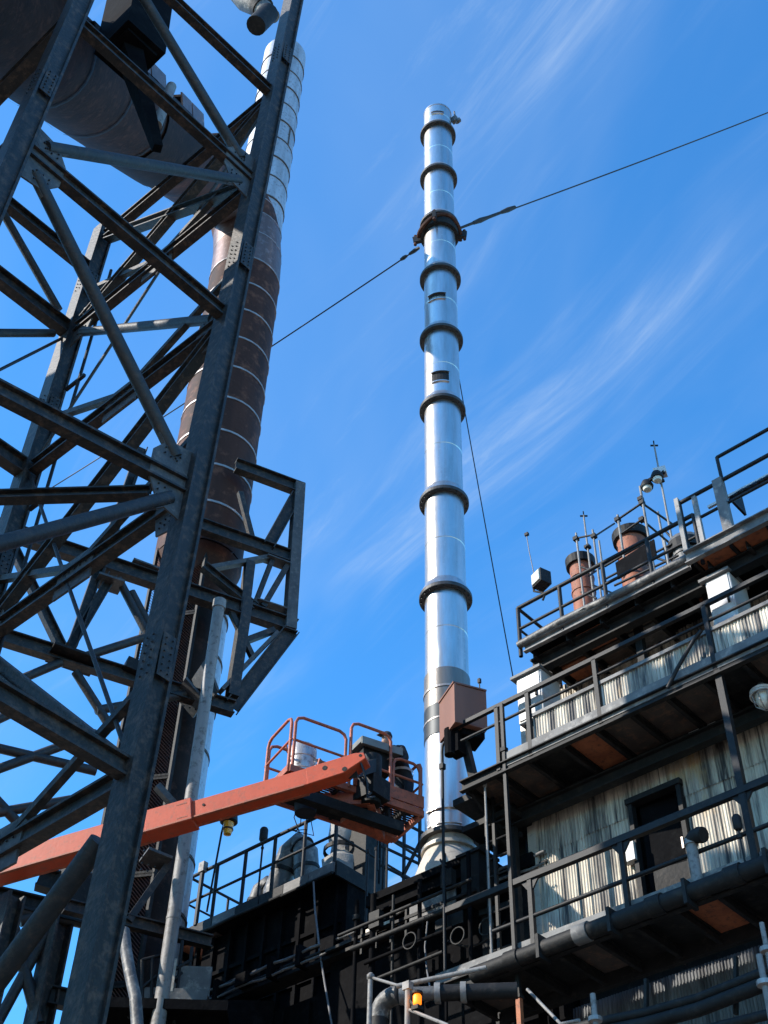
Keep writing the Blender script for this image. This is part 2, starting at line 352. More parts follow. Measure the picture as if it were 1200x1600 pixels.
# pipe braces zigzag on the near face, on the face behind it, and on the far face
for a, b in (((0, 0), (1, 1)), ((1, 1), (0, 2)), ((0, 2), (1, 3)), ((1, 3), (0, 4)), ((0, 4), (1, 5))): tpipe(node(*a), node(*b))
tpipe(node(1, 2), node(2, 1), 0.075); tdiag(node(1, 2), node(2, 3)); tdiag(node(1, 0), node(2, 1)); tdiag(node(1, 4), node(2, 3), 0.16, 0.18); tpipe(node(1, 4) - UW * .3, node(2, 5), 0.105)
tdiag(node(1, 1), node(2, 0), 0.16, 0.18)
tpipe(node(2, 1), node(3, 0), 0.07); tpipe(node(2, 1), node(3, 2), 0.07); tpipe(node(2, 3), node(3, 2), 0.07); tpipe(node(2, 3), node(3, 4), 0.07)
tbeam(V((X1, Y0, 20.95)), V((X1, Y1, 20.95)), 0.18, 0.24)
# plan braces on two floors
tdiag(node(1, 3), node(3, 3), 0.14, 0.14, 0.5)
for a, b in (((2, 1), (3, 3)), ((3, 1), (2, 3)), ((2, 3), (3, 5)), ((3, 3), (2, 5)), ((1, 0), (2, 2)), ((2, 2), (1, 4))):
    part('sway_rod', STEELP, tower, lambda m: m.tube(node(*a), node(*b), .026, None, 8), 40)
for lv in (1, 2, 3, 4):
    mid = lerp(node(1, lv), node(2, lv), .5)
    for c, up_ in ((1, 1.15), (2, 1.15)):
        part('knee_strut', STEEL, tower, lambda m: m.bar(mid + UW * .1, node(c, lv) + UW * up_, .09, .09))
    gp = part('gusset_plate', GUSS, tower, lambda m: m.box(mid + V((0, -.02, 0)), .7, .03, .55))
    bolts(gp, mid + V((0, -.035, .0)), V((1, 0, 0)), UW, (0, -1, 0), 5, 2, .11)
# gussets with bolts at the joints on the near face and on the face behind it
for c, lv in ((1, 1), (1, 3), (0, 2)):
    x, y = node(c, lv).xy; s = -1 if c == 1 else 1; z = LV[lv]
    y0 = y + s * 0.12
    gp = part('gusset_plate', GUSS, tower, lambda b: b.plate([(x + .015, y0, z + .55), (x + .015, y0 + s * .34, z + .48), (x + .015, y0 + s * .52, z + .20), (x + .015, y0 + s * .52, z - .22), (x + .015, y0 + s * .34, z - .52), (x + .015, y0, z - .58)], 0.022, (1, 0, 0)))
    bolts(gp, (x + .031, y0 + s * .28, z + .33), V((0, 1, 0)), UW, (1, 0, 0), 3, 3, 0.09)
    bolts(gp, (x + .031, y0 + s * .28, z - .36), V((0, 1, 0)), UW, (1, 0, 0), 3, 3, 0.09)
for c, lv in ((1, 2), (1, 3), (2, 1), (2, 3)):
    x, y = node(c, lv).xy; s = -1 if c == 1 else 1; z = LV[lv]; x0 = x + s * .12
    gp = part('gusset_plate', GUSS, tower, lambda b: b.plate([(x0, y - .02, z + .5), (x0 + s * .4, y - .02, z + .42), (x0 + s * .5, y - .02, z), (x0 + s * .4, y - .02, z - .42), (x0, y - .02, z - .5)], 0.022, (0, 1, 0)))
    bolts(gp, (x0 + s * .26, y - .031, z - .28), V((1, 0, 0)), UW, (0, -1, 0), 3, 2, 0.09)
    bolts(gp, (x0 + s * .26, y - .031, z + .28), V((1, 0, 0)), UW, (0, -1, 0), 3, 2, 0.09)
for a, b in (((1, 1), (0, 2)), ((0, 2), (1, 3)), ((1, 3), (0, 4)), ((0, 0), (1, 1))):     # flattened, bolted pipe ends
    A, B = node(*a), node(*b); d = (B - A).normalized()
    for p, e in ((A, d), (B, -d)):
        part('brace_end', GUSS, tower, lambda m: m.bar(p + e * .30, p + e * .78, 0.05, 0.17, V((0, e.z, -e.y))))
        bolts(tower, p + e * .55 + V((.026, 0, 0)), e, V((0, -e.z, e.y)), (1, 0, 0), 4, 2, 0.085, 0.014)
# access platform slung high inside the tower
plat = thing('tower_platform', (X1 + .5, Y0, 22), 'black plate platform slung high inside the steel tower at the upper left', 'platform')
zp = 23.05
part('deck', BLACK, plat, lambda b: b.box((X1 + 2.1, Y0 - .6, zp), 4.0, 2.4, 0.10))
for i in range(4):
    part('joist', BLACK, plat, lambda b: b.ibeam((X1 + .3 + i * 1.2, Y0 - 1.75, zp - .17), (X1 + .3 + i * 1.2, Y0 + .55, zp - .17), 0.14, 0.22, None, .02, .015))
for yy in (Y0 - 1.6, Y0 + .45):
    part('edge_beam', BLACK, plat, lambda b: b.ibeam((X1 + .1, yy, zp - .40), (X1 + 4.1, yy, zp - .40), 0.18, 0.24, None, .02, .015))
hop = thing('hopper_chute', at(180, 30, D=10.6), 'black steel chute hanging through the platform at the upper left', 'chute')
pa = at(232, -70, D=11.0); pb = at(203, 84, D=10.9); pc = at(246, 232, D=10.9)
part('chute_body', BLACK, hop, lambda b: b.bar(pa, pb, 0.86, 0.80))
part('chute_neck', BLACK, hop, lambda b: b.prism(pb, pc, [(-.2, -.16), (.2, -.16), (.2, .16), (-.2, .16)], None, [(-.07, -.07), (.07, -.07), (.07, .07), (-.07, .07)]))
part('chute_flange', BLACK, hop, lambda b: b.bar(pb + V((0, 0, .06)), pb - V((0, 0, .06)), 0.66, 0.62))
part('drain_pipe', GREYP, hop, lambda b: b.tube(at(268, 135, D=11.2), at(245, 196, D=11.0), 0.085, None, 14), 40)
# ladder stringer and conduit running up the second column
lad = thing('conduit_run', (X1 + .5, Y1 + .1, 8), 'thin blue conduit clipped beside the rear column of the steel tower', 'conduit')
part('conduit', RAILM, lad, lambda b: b.tube((X1 + .52, Y1 + .1, 8), (X1 + .52, Y1 + .1, 20.6), 0.028, None, 8), 40)
for z in (10, 13, 14.9, 17.6, 19.5):
    part('bracket', RAILM, lad, lambda b: b.bar((X1 + .2, Y1 + .1, z), (X1 + .66, Y1 + .1, z), 0.05, 0.06))

# ================================================================== gas duct (rusty downcomer)
dv = at(381, 450, D=21.8); DR = 0.98
duct = thing('gas_duct', (dv.x, dv.y, 0), 'rust brown gas main that slopes over and elbows down behind the tower', 'duct')
zel = at(381, 445, D=21.8).z
q2 = at(60, 76, D=11.9)
elbow_top = at(352, 306, D=21.3); q1 = lerp(elbow_top, q2, .55); q3 = q2 + (q2 - q1) * 1.6
def spline(p0, p1, p2, n):
    return [p0 * (1 - t) ** 2 + p1 * 2 * t * (1 - t) + p2 * t * t for t in [i / n for i in range(n + 1)]]
dirs = (elbow_top - q1).normalized()
corner = elbow_top + dirs * 1.5
vert_top = V((dv.x, dv.y, zel))
arc = spline(elbow_top, V((dv.x, dv.y, at(391, 336, D=21.8).z)), vert_top, 5)
for i in range(len(arc) - 1):                                # gored elbow: five short segments
    part('elbow_gore', RUSTD if i in (1, 2) else RUSTP, duct, lambda b: b.path([arc[i], arc[i + 1]], DR, 28, False), 40)
    p = arc[i]; d = (arc[i + 1] - arc[i]).normalized()
    part('weld_band', BANDM, duct, lambda b: b.path([p - d * .02, p + d * .02], DR + .012, 28, False), 40)
slope = [lerp(elbow_top, q1, k / 4) for k in range(5)] + [lerp(q1, q2, k / 3) for k in (1, 2, 3)] + [q3]
for i in range(len(slope) - 1):
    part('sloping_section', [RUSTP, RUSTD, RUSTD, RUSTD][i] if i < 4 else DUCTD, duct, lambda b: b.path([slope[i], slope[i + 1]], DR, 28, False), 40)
    d = (slope[i + 1] - slope[i]).normalized()
    part('flange_band', SOOT, duct, lambda b: b.path([slope[i] - d * .03, slope[i] + d * .03], DR + .035, 28, False), 40)
# a pale sheet-metal walkway cover along the top of the sloping main, and a lagging wrap
ds = (q1 - elbow_top).normalized(); side = ds.cross(UW).normalized(); upn = side.cross(ds).normalized()
if upn.z < 0: upn = -upn
for s0, s1 in ((0.9, 2.0), (2.1, 3.5), (5.6, 6.9), (7.0, 8.0), (9.6, 10.9), (11.0, 12.4)):
    A = elbow_top + ds * s0; B = elbow_top + ds * s1
    part('cover_sheet', RUSTP, duct, lambda b: b.bar(A + upn * (DR + .10), B + upn * (DR + .10), 1.15, 0.05, upn))
    part('cover_skirt', RUSTP, duct, lambda b: b.bar(A + upn * (DR - .10) + side * .60, B + upn * (DR - .10) + side * .60, 0.04, 0.55, upn))
    part('cover_skirt', RUSTP, duct, lambda b: b.bar(A + upn * (DR - .10) - side * .60, B + upn * (DR - .10) - side * .60, 0.04, 0.55, upn))
for s in (1, -1):
    part('side_rail', SOOT, duct, lambda b: b.channel(elbow_top + ds * .3 + side * s * (DR + .03) + upn * .28, q2 + side * s * (DR + .03) + upn * .28, 0.10, 0.22, upn))
part('lagging_wrap', DUCTK, duct, lambda b: b.path([lerp(q1, elbow_top, .12), lerp(q1, q2, .30)], DR + .05, 28, False), 40)
zz = [zel - 1.2 * i for i in range(10)]
for i in range(len(zz) - 1):
    part('shell_section', RUSTD, duct, lambda b: b.lathe((dv.x, dv.y, 0), [(DR, zz[i + 1] + .02), (DR, zz[i] - .02)], 32, False), 40)
    part('weld_band', BANDM, duct, lambda b: b.lathe((dv.x, dv.y, 0), [(DR, zz[i] - .045), (DR + .018, zz[i] - .045), (DR + .018, zz[i] + .015), (DR, zz[i] + .015)], 32, False))
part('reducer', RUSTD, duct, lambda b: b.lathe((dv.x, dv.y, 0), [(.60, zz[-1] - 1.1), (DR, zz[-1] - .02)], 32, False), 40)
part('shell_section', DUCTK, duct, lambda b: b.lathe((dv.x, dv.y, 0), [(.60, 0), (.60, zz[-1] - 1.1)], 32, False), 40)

# expanded-metal guard panels standing in front of the main, one above another
mesh_t = thing('mesh_guard', (dv.x + .2, dv.y - 1.2, 0), 'rusty expanded-metal guard panels below the gas main behind the big column', 'guard')
def mesh_panel(b, a, bb, z0, z1, nu, nv):
    """a diamond lattice of real strips"""
    a, bb = V(a), V(bb); u = (bb - a) / nu; h = (z1 - z0) / nv; nrm = (bb - a).cross(UW).normalized() * .012
    for i in range(nu):
        for j in range(nv):
            p = a + u * i + UW * (z0 + h * j - a.z)
            for q, r in ((p, p + u + UW * h), (p + u, p + UW * h)):
                w = UW * h * .17
                b.add([q - w + nrm, r - w + nrm, r + w - nrm, q + w - nrm], [(0, 1, 2, 3)])
mp0 = V((dv.x - .25, dv.y - .95, 0)); mp1 = V((dv.x + .75, dv.y - .38, 0))
for k, (z0, z1) in enumerate([(zz[-1] - 2.0 * i, zz[-1] - 2.0 * i - 1.9) for i in range(6)]):
    tag(part('mesh_panel', MESHM, mesh_t, lambda b: mesh_panel(b, mp0, mp1, z1, z0, 18, 26)), kind='stuff')
    for e in (z0 + .03, z1 - .03): part('frame_bar', SOOT, mesh_t, lambda b: b.bar(mp0 + UW * e, mp1 + UW * e, 0.05, 0.07))
for p in (mp0, lerp(mp0, mp1, .5), mp1):
    part('frame_post', SOOT, mesh_t, lambda b: b.bar(p, p + UW * zz[-1], 0.07, 0.07))

# ================================================================== silver-clad riser behind
sv = at(419, 250, D=23.8); SR = 0.80
riser = thing('clad_riser', (sv.x, sv.y, 0), 'tall silver clad riser pipe with banded sheets behind the rusty main', 'duct')
z = 0.0; i = 0; ztop = at(425, 95, D=23.6).z
while z < ztop:
    h = 1.25
    part('cladding_sheet', SILV, riser, lambda b: b.lathe((sv.x, sv.y, 0), [(SR + (.012 if i % 2 else 0), z + .03), (SR + (.012 if i % 2 else 0), z + h)], 30, False), 40)
    part('cladding_band', DIRTPL, riser, lambda b: b.lathe((sv.x, sv.y, 0), [(SR, z - .03), (SR + .03, z - .03), (SR + .03, z + .03), (SR, z + .03)], 30, False))
    if i % 2 == 0:
        a = random.uniform(-1.2, 1.0) - .7
        part('lap_seam', DIRTPL, riser, lambda b: b.bar((sv.x + math.cos(a) * (SR + .01), sv.y + math.sin(a) * (SR + .01), z), (sv.x + math.cos(a) * (SR + .01), sv.y + math.sin(a) * (SR + .01), z + h), .04, .04))
    z += h; i += 1
part('domed_cap', SILV, riser, lambda b: b.lathe((sv.x, sv.y, ztop + .3), [(SR, 0), (SR * .97, .45), (SR * .82, .85), (SR * .5, 1.15), (.05, 1.25)], 30), 50)
hd = thing('clad_bend', at(430, 15, D=14.0), 'dented silver pipe bend at the top edge beside the big column', 'pipe')
part('bend', DOMEM, hd, lambda b: b.path([at(360, -30, D=14.2), at(385, 0, D=14.1), at(408, 12, D=14.0), at(428, 26, D=13.9)], [.30, .29, .25, .16], 18), 40)
part('bend_collar', SOOT, hd, lambda b: b.path([at(405, 8, D=14.0), at(411, 14, D=14.0)], .29, 18), 40)
part('stub', SOOT, hd, lambda b: b.path([at(400, 40, D=13.9), at(420, 20, D=13.9)], .24, 16), 40)

# ================================================================== side trestle with its bracket frame
tp = at(340, 940, D=20.6); td = V((.36, .93, 0)).normalized(); tn = td.cross(UW)
trs = thing('pipe_trestle', (tp.x, tp.y, 0), 'narrow braced steel trestle crossing behind the tower with a boxed frame on its right end', 'trestle')
def on(px, py):            # a point of the trestle's own vertical plane
    d = ROT @ V((px - 600.0, -(py - 800.0), -FPX)); t = (tp - EYE).dot(tn) / d.dot(tn); return EYE + d * t
def tr(name, a, b, w, h, m=STEEL, kind='i'):
    A, B = on(*a), on(*b)
    if kind == 'i': part(name, m, trs, lambda q: q.ibeam(A, B, w, h, None if abs((B - A).normalized().z) < .9 else td, .025, .02))
    elif kind == 'b': part(name, m, trs, lambda q: q.bar(A, B, w, h, tn))
    else: part(name, m, trs, lambda q: q.tube(A, B, w, None, 12), 40)
zU, zL = on(340, 940).z, on(215, 1061).z
def onz(px, z):            # a point of the plane at a height, above a photo column
    lo, hi = 200.0, 1500.0
    for _ in range(40):
        mid = (lo + hi) / 2
        if on(px, mid).z > z: lo = mid
        else: hi = mid
    return px, (lo + hi) / 2
tr('chord', onz(-60, zU), onz(463, zU), .22, .34); tr('chord', onz(-60, zL), onz(365, zL), .20, .30)
zT, zM = on(470, 765).z, on(450, 870).z
tr('frame_beam', onz(368, zT), onz(474, zT), .20, .34); tr('frame_beam', onz(300, zM), onz(463, zM), .20, .34)
tr('frame_post', (467, 758), (452, 985), .24, .24, GUSS, 'b')
tr('frame_post', (390, 880), (380, 960), .20, .20, STEEL, 'b')
tr('frame_diagonal', (462, 775), (418, 855), .22, .26); tr('frame_diagonal', (375, 770), (393, 840), .12, .12, STEEL, 'b')
tr('frame_diagonal', (318, 885), (398, 950), .18, .20); tr('frame_diagonal', (330, 888), (418, 872), .10, .16, GUSS, 'b')
tr('frame_diagonal', (425, 875), (396, 950), .10, .14, STEEL, 'b'); tr('frame_diagonal', (448, 885), (410, 950), .12, .18, STEEL, 'b')
tr('bracket_strut', (455, 985), (362, 1105), .22, .34); tr('bracket_strut', (432, 990), (345, 1080), .08, .20, GUSS, 'b')
tr('frame_diagonal', (360, 955), (396, 1030), .10, .12, STEEL, 'b'); tr('frame_diagonal', (375, 1005), (428, 985), .12, .14, STEEL, 'b')
tr('frame_post', (385, 940), (362, 1090), .22, .24, STEEL, 'b')
tr('gusset_plate', (415, 872), (450, 885), .03, .30, GUSS, 'b'); tr('gusset_plate', (400, 940), (445, 955), .03, .26, GUSS, 'b'); tr('gusset_plate', (312, 1045), (330, 1095), .05, .75, GUSS, 'b')
# braced panels to the left of the big column
for a, b in (((20, 855), (95, 1010)), ((175, 900), (110, 1010)), ((205, 745), (112, 1010))): tr('brace', a, b, .17, .19)
for a, b in (((185, 905), (235, 1000)), ((120, 1030), (260, 985)), ((118, 1050), (175, 1140)), ((95, 1035), (0, 1075)), ((205, 925), (255, 1020)), ((150, 1110), (290, 1085))): tr('brace', a, b, .085, .1, STEELP, 't')
for a, b in (((-20, 1165), (150, 1205)), ((-20, 1208), (150, 1146)), ((-20, 1132), (60, 1095)), ((-15, 1240), (60, 1320)), ((-15, 1272), (110, 1250))): tr('brace', a, b, .085, .1, STEELP, 't')
tr('gusset_plate', (78, 1018), (148, 1042), .05, .62, SOOT, 'b'); tr('gusset_plate', (150, 905), (190, 918), .05, .45, GUSS, 'b'); tr('gusset_plate', (205, 880), (245, 895), .04, .34, GUSS, 'b')
tr('stub_beam', (194, 1040), (222, 1052), .25, .35, SOOT, 'b')
tr('post', (222, 700), (150, 905), .20, .22)
gp = tr('gusset_plate', (282, 1072), (312, 1108), .05, .62, GUSS, 'b')
A = on(296, 1086)
bolts(trs, A - tn * .05, td, UW, -tn, 4, 5, .12, .02)
A = on(240, 1345)
tr('gusset_plate', (225, 1335), (262, 1350), .05, .5, GUSS, 'b'); bolts(trs, A - tn * .05, td, UW, -tn, 4, 4, .12, .02)
tr('brace', (262, 1352), (200, 1440), .12, .14, STEEL, 'b'); tr('brace', (300, 1290), (245, 1228), .12, .14, GUSS, 'b')
tr('chord', onz(100, on(240, 1450).z), onz(330, on(240, 1450).z), .16, .22)

# grey riser pole in front of the trestle, and the bent pipe beside it
pt = at(343, 942, D=20.2)
pole = thing('grey_pole', (pt.x, pt.y, 0), 'pale grey round pole rising behind the orange boom', 'pole')
part('shaft', GREYP, pole, lambda b: b.tube((pt.x, pt.y, 0), (pt.x, pt.y, pt.z - .1), .115, None, 20), 40)
part('top_collar', GREYP, pole, lambda b: b.tube((pt.x, pt.y, pt.z - .16), (pt.x, pt.y, pt.z + .05), .135, None, 20), 40)
for z in (4.5, 7.0, 9.5, 12.0): part('weld_collar', GREYP, pole, lambda b: b.tube((pt.x, pt.y, z), (pt.x, pt.y, z + .05), .122, None, 20), 40)
bp = thing('bent_pipe', at(200, 1500, D=16.0), 'grey bent pipe leaning beside the big column near the bottom left', 'pipe')
part('pipe', DOMEM, bp, lambda b: b.path([at(194, 1455, D=16.2), at(197, 1485, D=16.0), at(203, 1520, D=15.8), at(212, 1560, D=15.6), at(216, 1625, D=15.4)], .075, 14), 50)
part('pipe_upper', DOMEM, bp, lambda b: b.path([at(188, 1470, D=16.2), at(196, 1488, D=16.1)], .09, 14), 50)

# low trestle beyond the tower at the bottom left
lt = thing('low_trestle', at(95, 1600, D=21), 'dark low trestle with crossed pipe braces at the bottom left corner', 'trestle')
LTX = 21.0
def lp(px, py, D=LTX): return at(px, py, D=D)
def vertical(px, py0, D, z0=0.0):
    p = at(px, py0, D=D); return V((p.x, p.y, z0)), p
for px, py, D, w in ((98, 1420, 21.0, .34), (20, 1400, 19.5, .30)):
    a, b = vertical(px, py, D); part('column', STEEL, lt, lambda q: q.ibeam(a, b, w, w, V((0, 1, 0)), .04, .03))
for a, b, r in (((22, 1452), (60, 1600), .10), ((82, 1440), (-5, 1600), .09), ((30, 1440), (160, 1385), .10), ((10, 1420), (170, 1448), .10)):
    part('brace', STEELP, lt, lambda q: q.tube(lp(*a), lp(*b), r, None, 12), 40)
part('beam', SOOT, lt, lambda q: q.ibeam(lp(-30, 1396), lp(170, 1442), .24, .30)); part('beam', SOOT, lt, lambda q: q.ibeam(lp(60, 1372), lp(190, 1412), .26, .36)); part('beam', SOOT, lt, lambda q: q.ibeam(lp(78, 1556), lp(150, 1572), .2, .3)); part('bearing_block', SOOT, lt, lambda q: q.box(lp(112, 1392), .55, .55, .6))

# ================================================================== stainless chimney
ch = at(703, 1330, D=20.0); ch = V((ch.x, ch.y, 0)); CR = 0.425
def chz(py, px=None): return at(700 if px is None else px, py, D=20.0).z
chim = thing('steel_chimney', (ch.x, ch.y, 12.7), 'tall polished stainless chimney with bolted flange rings', 'chimney')
ring_y = [213, 281, 355, 438, 533, 643, 787, 937]
ring_z = [at(686, y, D=20.0).z for y in ring_y]
ztop = at(686, 181, D=20.0).z
stops = [ztop] + ring_z + [at(700, 1062, D=20.0).z]
for i in range(len(stops) - 1):
    z1, z0 = stops[i], stops[i + 1]
    n = 2
    for k in range(n):                                        # each section is two rolled cans with a welded seam between
        a, b = lerp(z0, z1, k / n), lerp(z0, z1, (k + 1) / n)
        part('shell_section', CHROME, chim, lambda q: q.lathe(ch, [(CR + .0015 * k, a), (CR + .0015 * k, b)], 48, False), 30)
        if k: part('weld_seam', CHROME, chim, lambda q: q.lathe(ch, [(CR, a - .012), (CR + .006, a), (CR, a + .012)], 48, False))
for z in ring_z:
    part('flange_ring', FLANGE, chim, lambda q: q.lathe(ch, [(CR - .01, z - .055), (CR + .115, z - .055), (CR + .12, z - .045), (CR + .12, z + .03)], 48, False))
    part('flange_skirt', CHROME, chim, lambda q: q.lathe(ch, [(CR + .12, z + .032), (CR + .112, z + .05), (CR + .02, z + .26), (CR - .005, z + .30)], 48, False), 50)
    b = MB()
    for k in range(20):
        a = 2 * math.pi * k / 20; p = ch + V((math.cos(a) * (CR + .07), math.sin(a) * (CR + .07), z - .055)); b.tube(p, p - UW * .03, .014, None, 6)
    tag(b.build('bolt_heads', BOLT, chim), kind='stuff')
part('rim', CHROME, chim, lambda q: q.lathe(ch, [(CR, ztop - .06), (CR + .012, ztop - .06), (CR + .012, ztop), (CR - .02, ztop), (CR - .02, ztop - .5)], 48, False))
part('inner_lining', SOOT, chim, lambda q: q.lathe(ch, [(CR - .022, ztop - .02), (CR - .022, ztop - 2.0)], 40, False), 30)
# stained collars under the polished shaft
zc0, zc1, zc2, zc3 = stops[-1], at(700, 1092, D=20).z, at(700, 1125, D=20).z, at(700, 1300, D=20).z
part('stained_collar', CHROMED, chim, lambda q: q.lathe(ch, [(CR + .02, zc1), (CR + .02, zc0 - .03), (CR, zc0)], 48, False), 30)
part('collar_band', BANDM, chim, lambda q: q.lathe(ch, [(CR + .02, zc1 - .02), (CR + .032, zc1 - .02), (CR + .032, zc1 + .025), (CR + .02, zc1 + .025)], 48, False))
part('stained_collar', CHROMED, chim, lambda q: q.lathe(ch, [(CR + .018, zc1 - .38), (CR + .018, zc1 - .02)], 48, False), 30)
part('black_band', BAND2, chim, lambda q: q.lathe(ch, [(CR + .016, zc1 - 1.05), (CR + .022, zc1 - 1.05), (CR + .022, zc1 - .38), (CR + .016, zc1 - .38)], 48, False), 30)
part('band_strap', BANDM, chim, lambda q: q.lathe(ch, [(CR + .022, zc1 - .72), (CR + .03, zc1 - .72), (CR + .03, zc1 - .69), (CR + .022, zc1 - .69)], 48, False))
zb = at(700, 1312, D=20).z; zbc = at(700, 1337, D=20).z; zbp = at(700, 1394, D=20).z
part('shell_section', CHROME, chim, lambda q: q.lathe(ch, [(CR + .01, zb), (CR + .01, zc1 - 1.0)], 48, False), 30)
# base: gaskets, cream stub and cone
part('base_flange', FLANGE, chim, lambda q: q.lathe(ch, [(CR, zb - .10), (CR + .10, zb - .10), (CR + .10, zb - .02), (CR, zb)], 48, False))
part('base_stub', CREAM, chim, lambda q: q.lathe(ch, [(CR - .01, zbc), (CR - .01, zb - .08)], 48, False), 30)
part('base_flange', CREAM, chim, lambda q: q.lathe(ch, [(CR, zbc), (CR + .075, zbc), (CR + .075, zbc + .06), (CR, zbc + .08)], 48, False))
part('base_cone', CREAM, chim, lambda q: q.lathe(ch, [(CR + .32, zbp - .1), (CR + .28, zbp), (CR + .02, zbc)], 48, False), 30)
def hatch(ang, z, wd, ht, name='inspection_hatch'):
    """a small opening: dark patch painting the shade inside, lip above, sill below, on the curve of the shell"""
    h = MB(); n = 6; r = CR + .004
    for k in range(n):
        a0, a1 = ang + wd * (k / n - .5), ang + wd * ((k + 1) / n - .5)
        h.add([ch + V((math.cos(a) * rr, math.sin(a) * rr, zz)) for a, rr, zz in ((a0, r, z), (a1, r, z), (a1, r, z + ht), (a0, r, z + ht))], [(0, 1, 2, 3)])
    o = h.build(name, SOOT, chim)  # dark patch laid on the shell in place of a shaded opening
    for nm, z0, z1, rr in (('hatch_lip', z + ht, z + ht + .035, r + .05), ('hatch_sill', z - .03, z, r + .03)):
        l = MB(); ring = [ch + V((math.cos(ang + wd * (k / n - .5)) * q, math.sin(ang + wd * (k / n - .5)) * q, zz_)) for k in range(n + 1) for q, zz_ in ((r - .01, z0), (rr, z0), (rr, z1), (r - .01, z1))]
        l.add(ring, [(4 * k + e, 4 * k + (e + 1) % 4, 4 * k + 4 + (e + 1) % 4, 4 * k + 4 + e) for k in range(n) for e in range(4)] + [(0, 1, 2, 3), (4 * n + 3, 4 * n + 2, 4 * n + 1, 4 * n)])
        l.build(nm, CHROME, o)
    return o
tocam = math.atan2(-ch.y, -ch.x)
hatch(tocam - .25, at(690, 487, D=20).z, 1.1, .20); hatch(tocam - .1, at(692, 616, D=20).z, 1.0, .32); hatch(tocam + .0, at(690, 196, D=20).z, .9, .05)
hatch(tocam - .25, at(695, 1304, D=20).z, 1.5, .26)
# guy collar: a clamped dark band with lugs, and the dangling fitting near the top
zg = at(687, 368, D=20).z
gc = part('guy_collar', SOOT, chim, lambda q: q.lathe(ch, [(CR, zg - .12), (CR + .10, zg - .12), (CR + .13, zg - .04), (CR + .13, zg + .10), (CR, zg + .14)], 40, False))
for a in (tocam - 1.75, tocam + 1.55, tocam - .2, tocam + 2.6):
    e = V((math.cos(a), math.sin(a), 0))
    part('lug', SOOT, gc, lambda q: q.bar(ch + e * (CR + .05) + UW * zg, ch + e * (CR + .32) + UW * (zg - .03), .10, .26))
    part('shackle', RUSTD, gc, lambda q: q.tube(ch + e * (CR + .26) + UW * (zg - .25), ch + e * (CR + .26) + UW * (zg + .2), .045, None, 8))
rb = MB(); k0 = [ch + V((math.cos(tocam + a) * (CR + .15), math.sin(tocam + a) * (CR + .15), zg + .05 + .14 * math.sin(a * 2.2 + .7))) for a in [-1.6 + i * .2 for i in range(18)]]
rb.path(k0, .06, 8); rb.build('wire_wrap', RUSTD, gc)
zt = at(700, 190, D=20).z; e = V((math.cos(tocam + 1.45), math.sin(tocam + 1.45), 0))
part('top_fitting', DOMEM, chim, lambda q: (q.box(ch + e * (CR + .10) + UW * zt, .16, .12, .30), q.tube(ch + e * (CR + .16) + UW * (zt - .25), ch + e * (CR + .1) + UW * (zt + .5), .03, None, 6), q.box(ch + e * (CR + .22) + UW * (zt - .1), .14, .1, .14)))
def wire(name, pts, r, label, m=CABLE, clips=()):
    t = thing(name, pts[0], label, 'cable')
    part('strand', m, t, lambda q: q.path(pts, r, 6), 60)
    for c0, c1, rr in clips: part('turnbuckle', m, t, lambda q: q.path([lerp(pts[0], pts[-1], c0), lerp(pts[0], pts[-1], (c0 + c1) / 2), lerp(pts[0], pts[-1], c1)], [rr * .7, rr, rr * .7], 8))
    return t
def sag(a, b, s, n=14): return [lerp(a, b, i / n) - UW * s * 4 * (i / n) * (1 - i / n) for i in range(n + 1)]
wa = at(717, 357, D=19.9); wb = at(1320, 128, D=26.0)
wire('guy_wire', sag(wa, wb, .12), .022, 'black guy wire running up right from the chimney collar', clips=((.0, .12, .05), (.03, .06, .075), (.09, .12, .075)))
wa = at(655, 387, D=19.9); wb = at(60, 775, D=34.0)
wire('guy_wire', sag(wa, wb, .15), .022, 'black guy wire running down left from the chimney collar behind the tower', clips=((.0, .02, .06), (.026, .038, .06)))
wa = at(717, 590, D=20.1); wb = at(802, 1060, D=20.8)
wire('guy_wire', sag(wa, wb, .05), .014, 'thin black wire dropping from the chimney to the white cabinet beside it')

# ================================================================== handrails
def rail_run(parent, a, b, h=1.1, n=4, r=.03, mid=(0.55,), m=RAILM, posts=True, pr=None):
    a, b = V(a), V(b)
    part('top_rail', m, parent, lambda q: q.tube(a + UW * h, b + UW * h, r, None, 8), 50)
    for k in mid: part('mid_rail', m, parent, lambda q: q.tube(a + UW * h * k, b + UW * h * k, r * .75, None, 8), 50)
    if posts:
        for i in range(n + 1):
            p = lerp(a, b, i / n); part('post', m, parent, lambda q: q.tube(p - UW * .12, p + UW * h, pr or r, None, 8), 50)

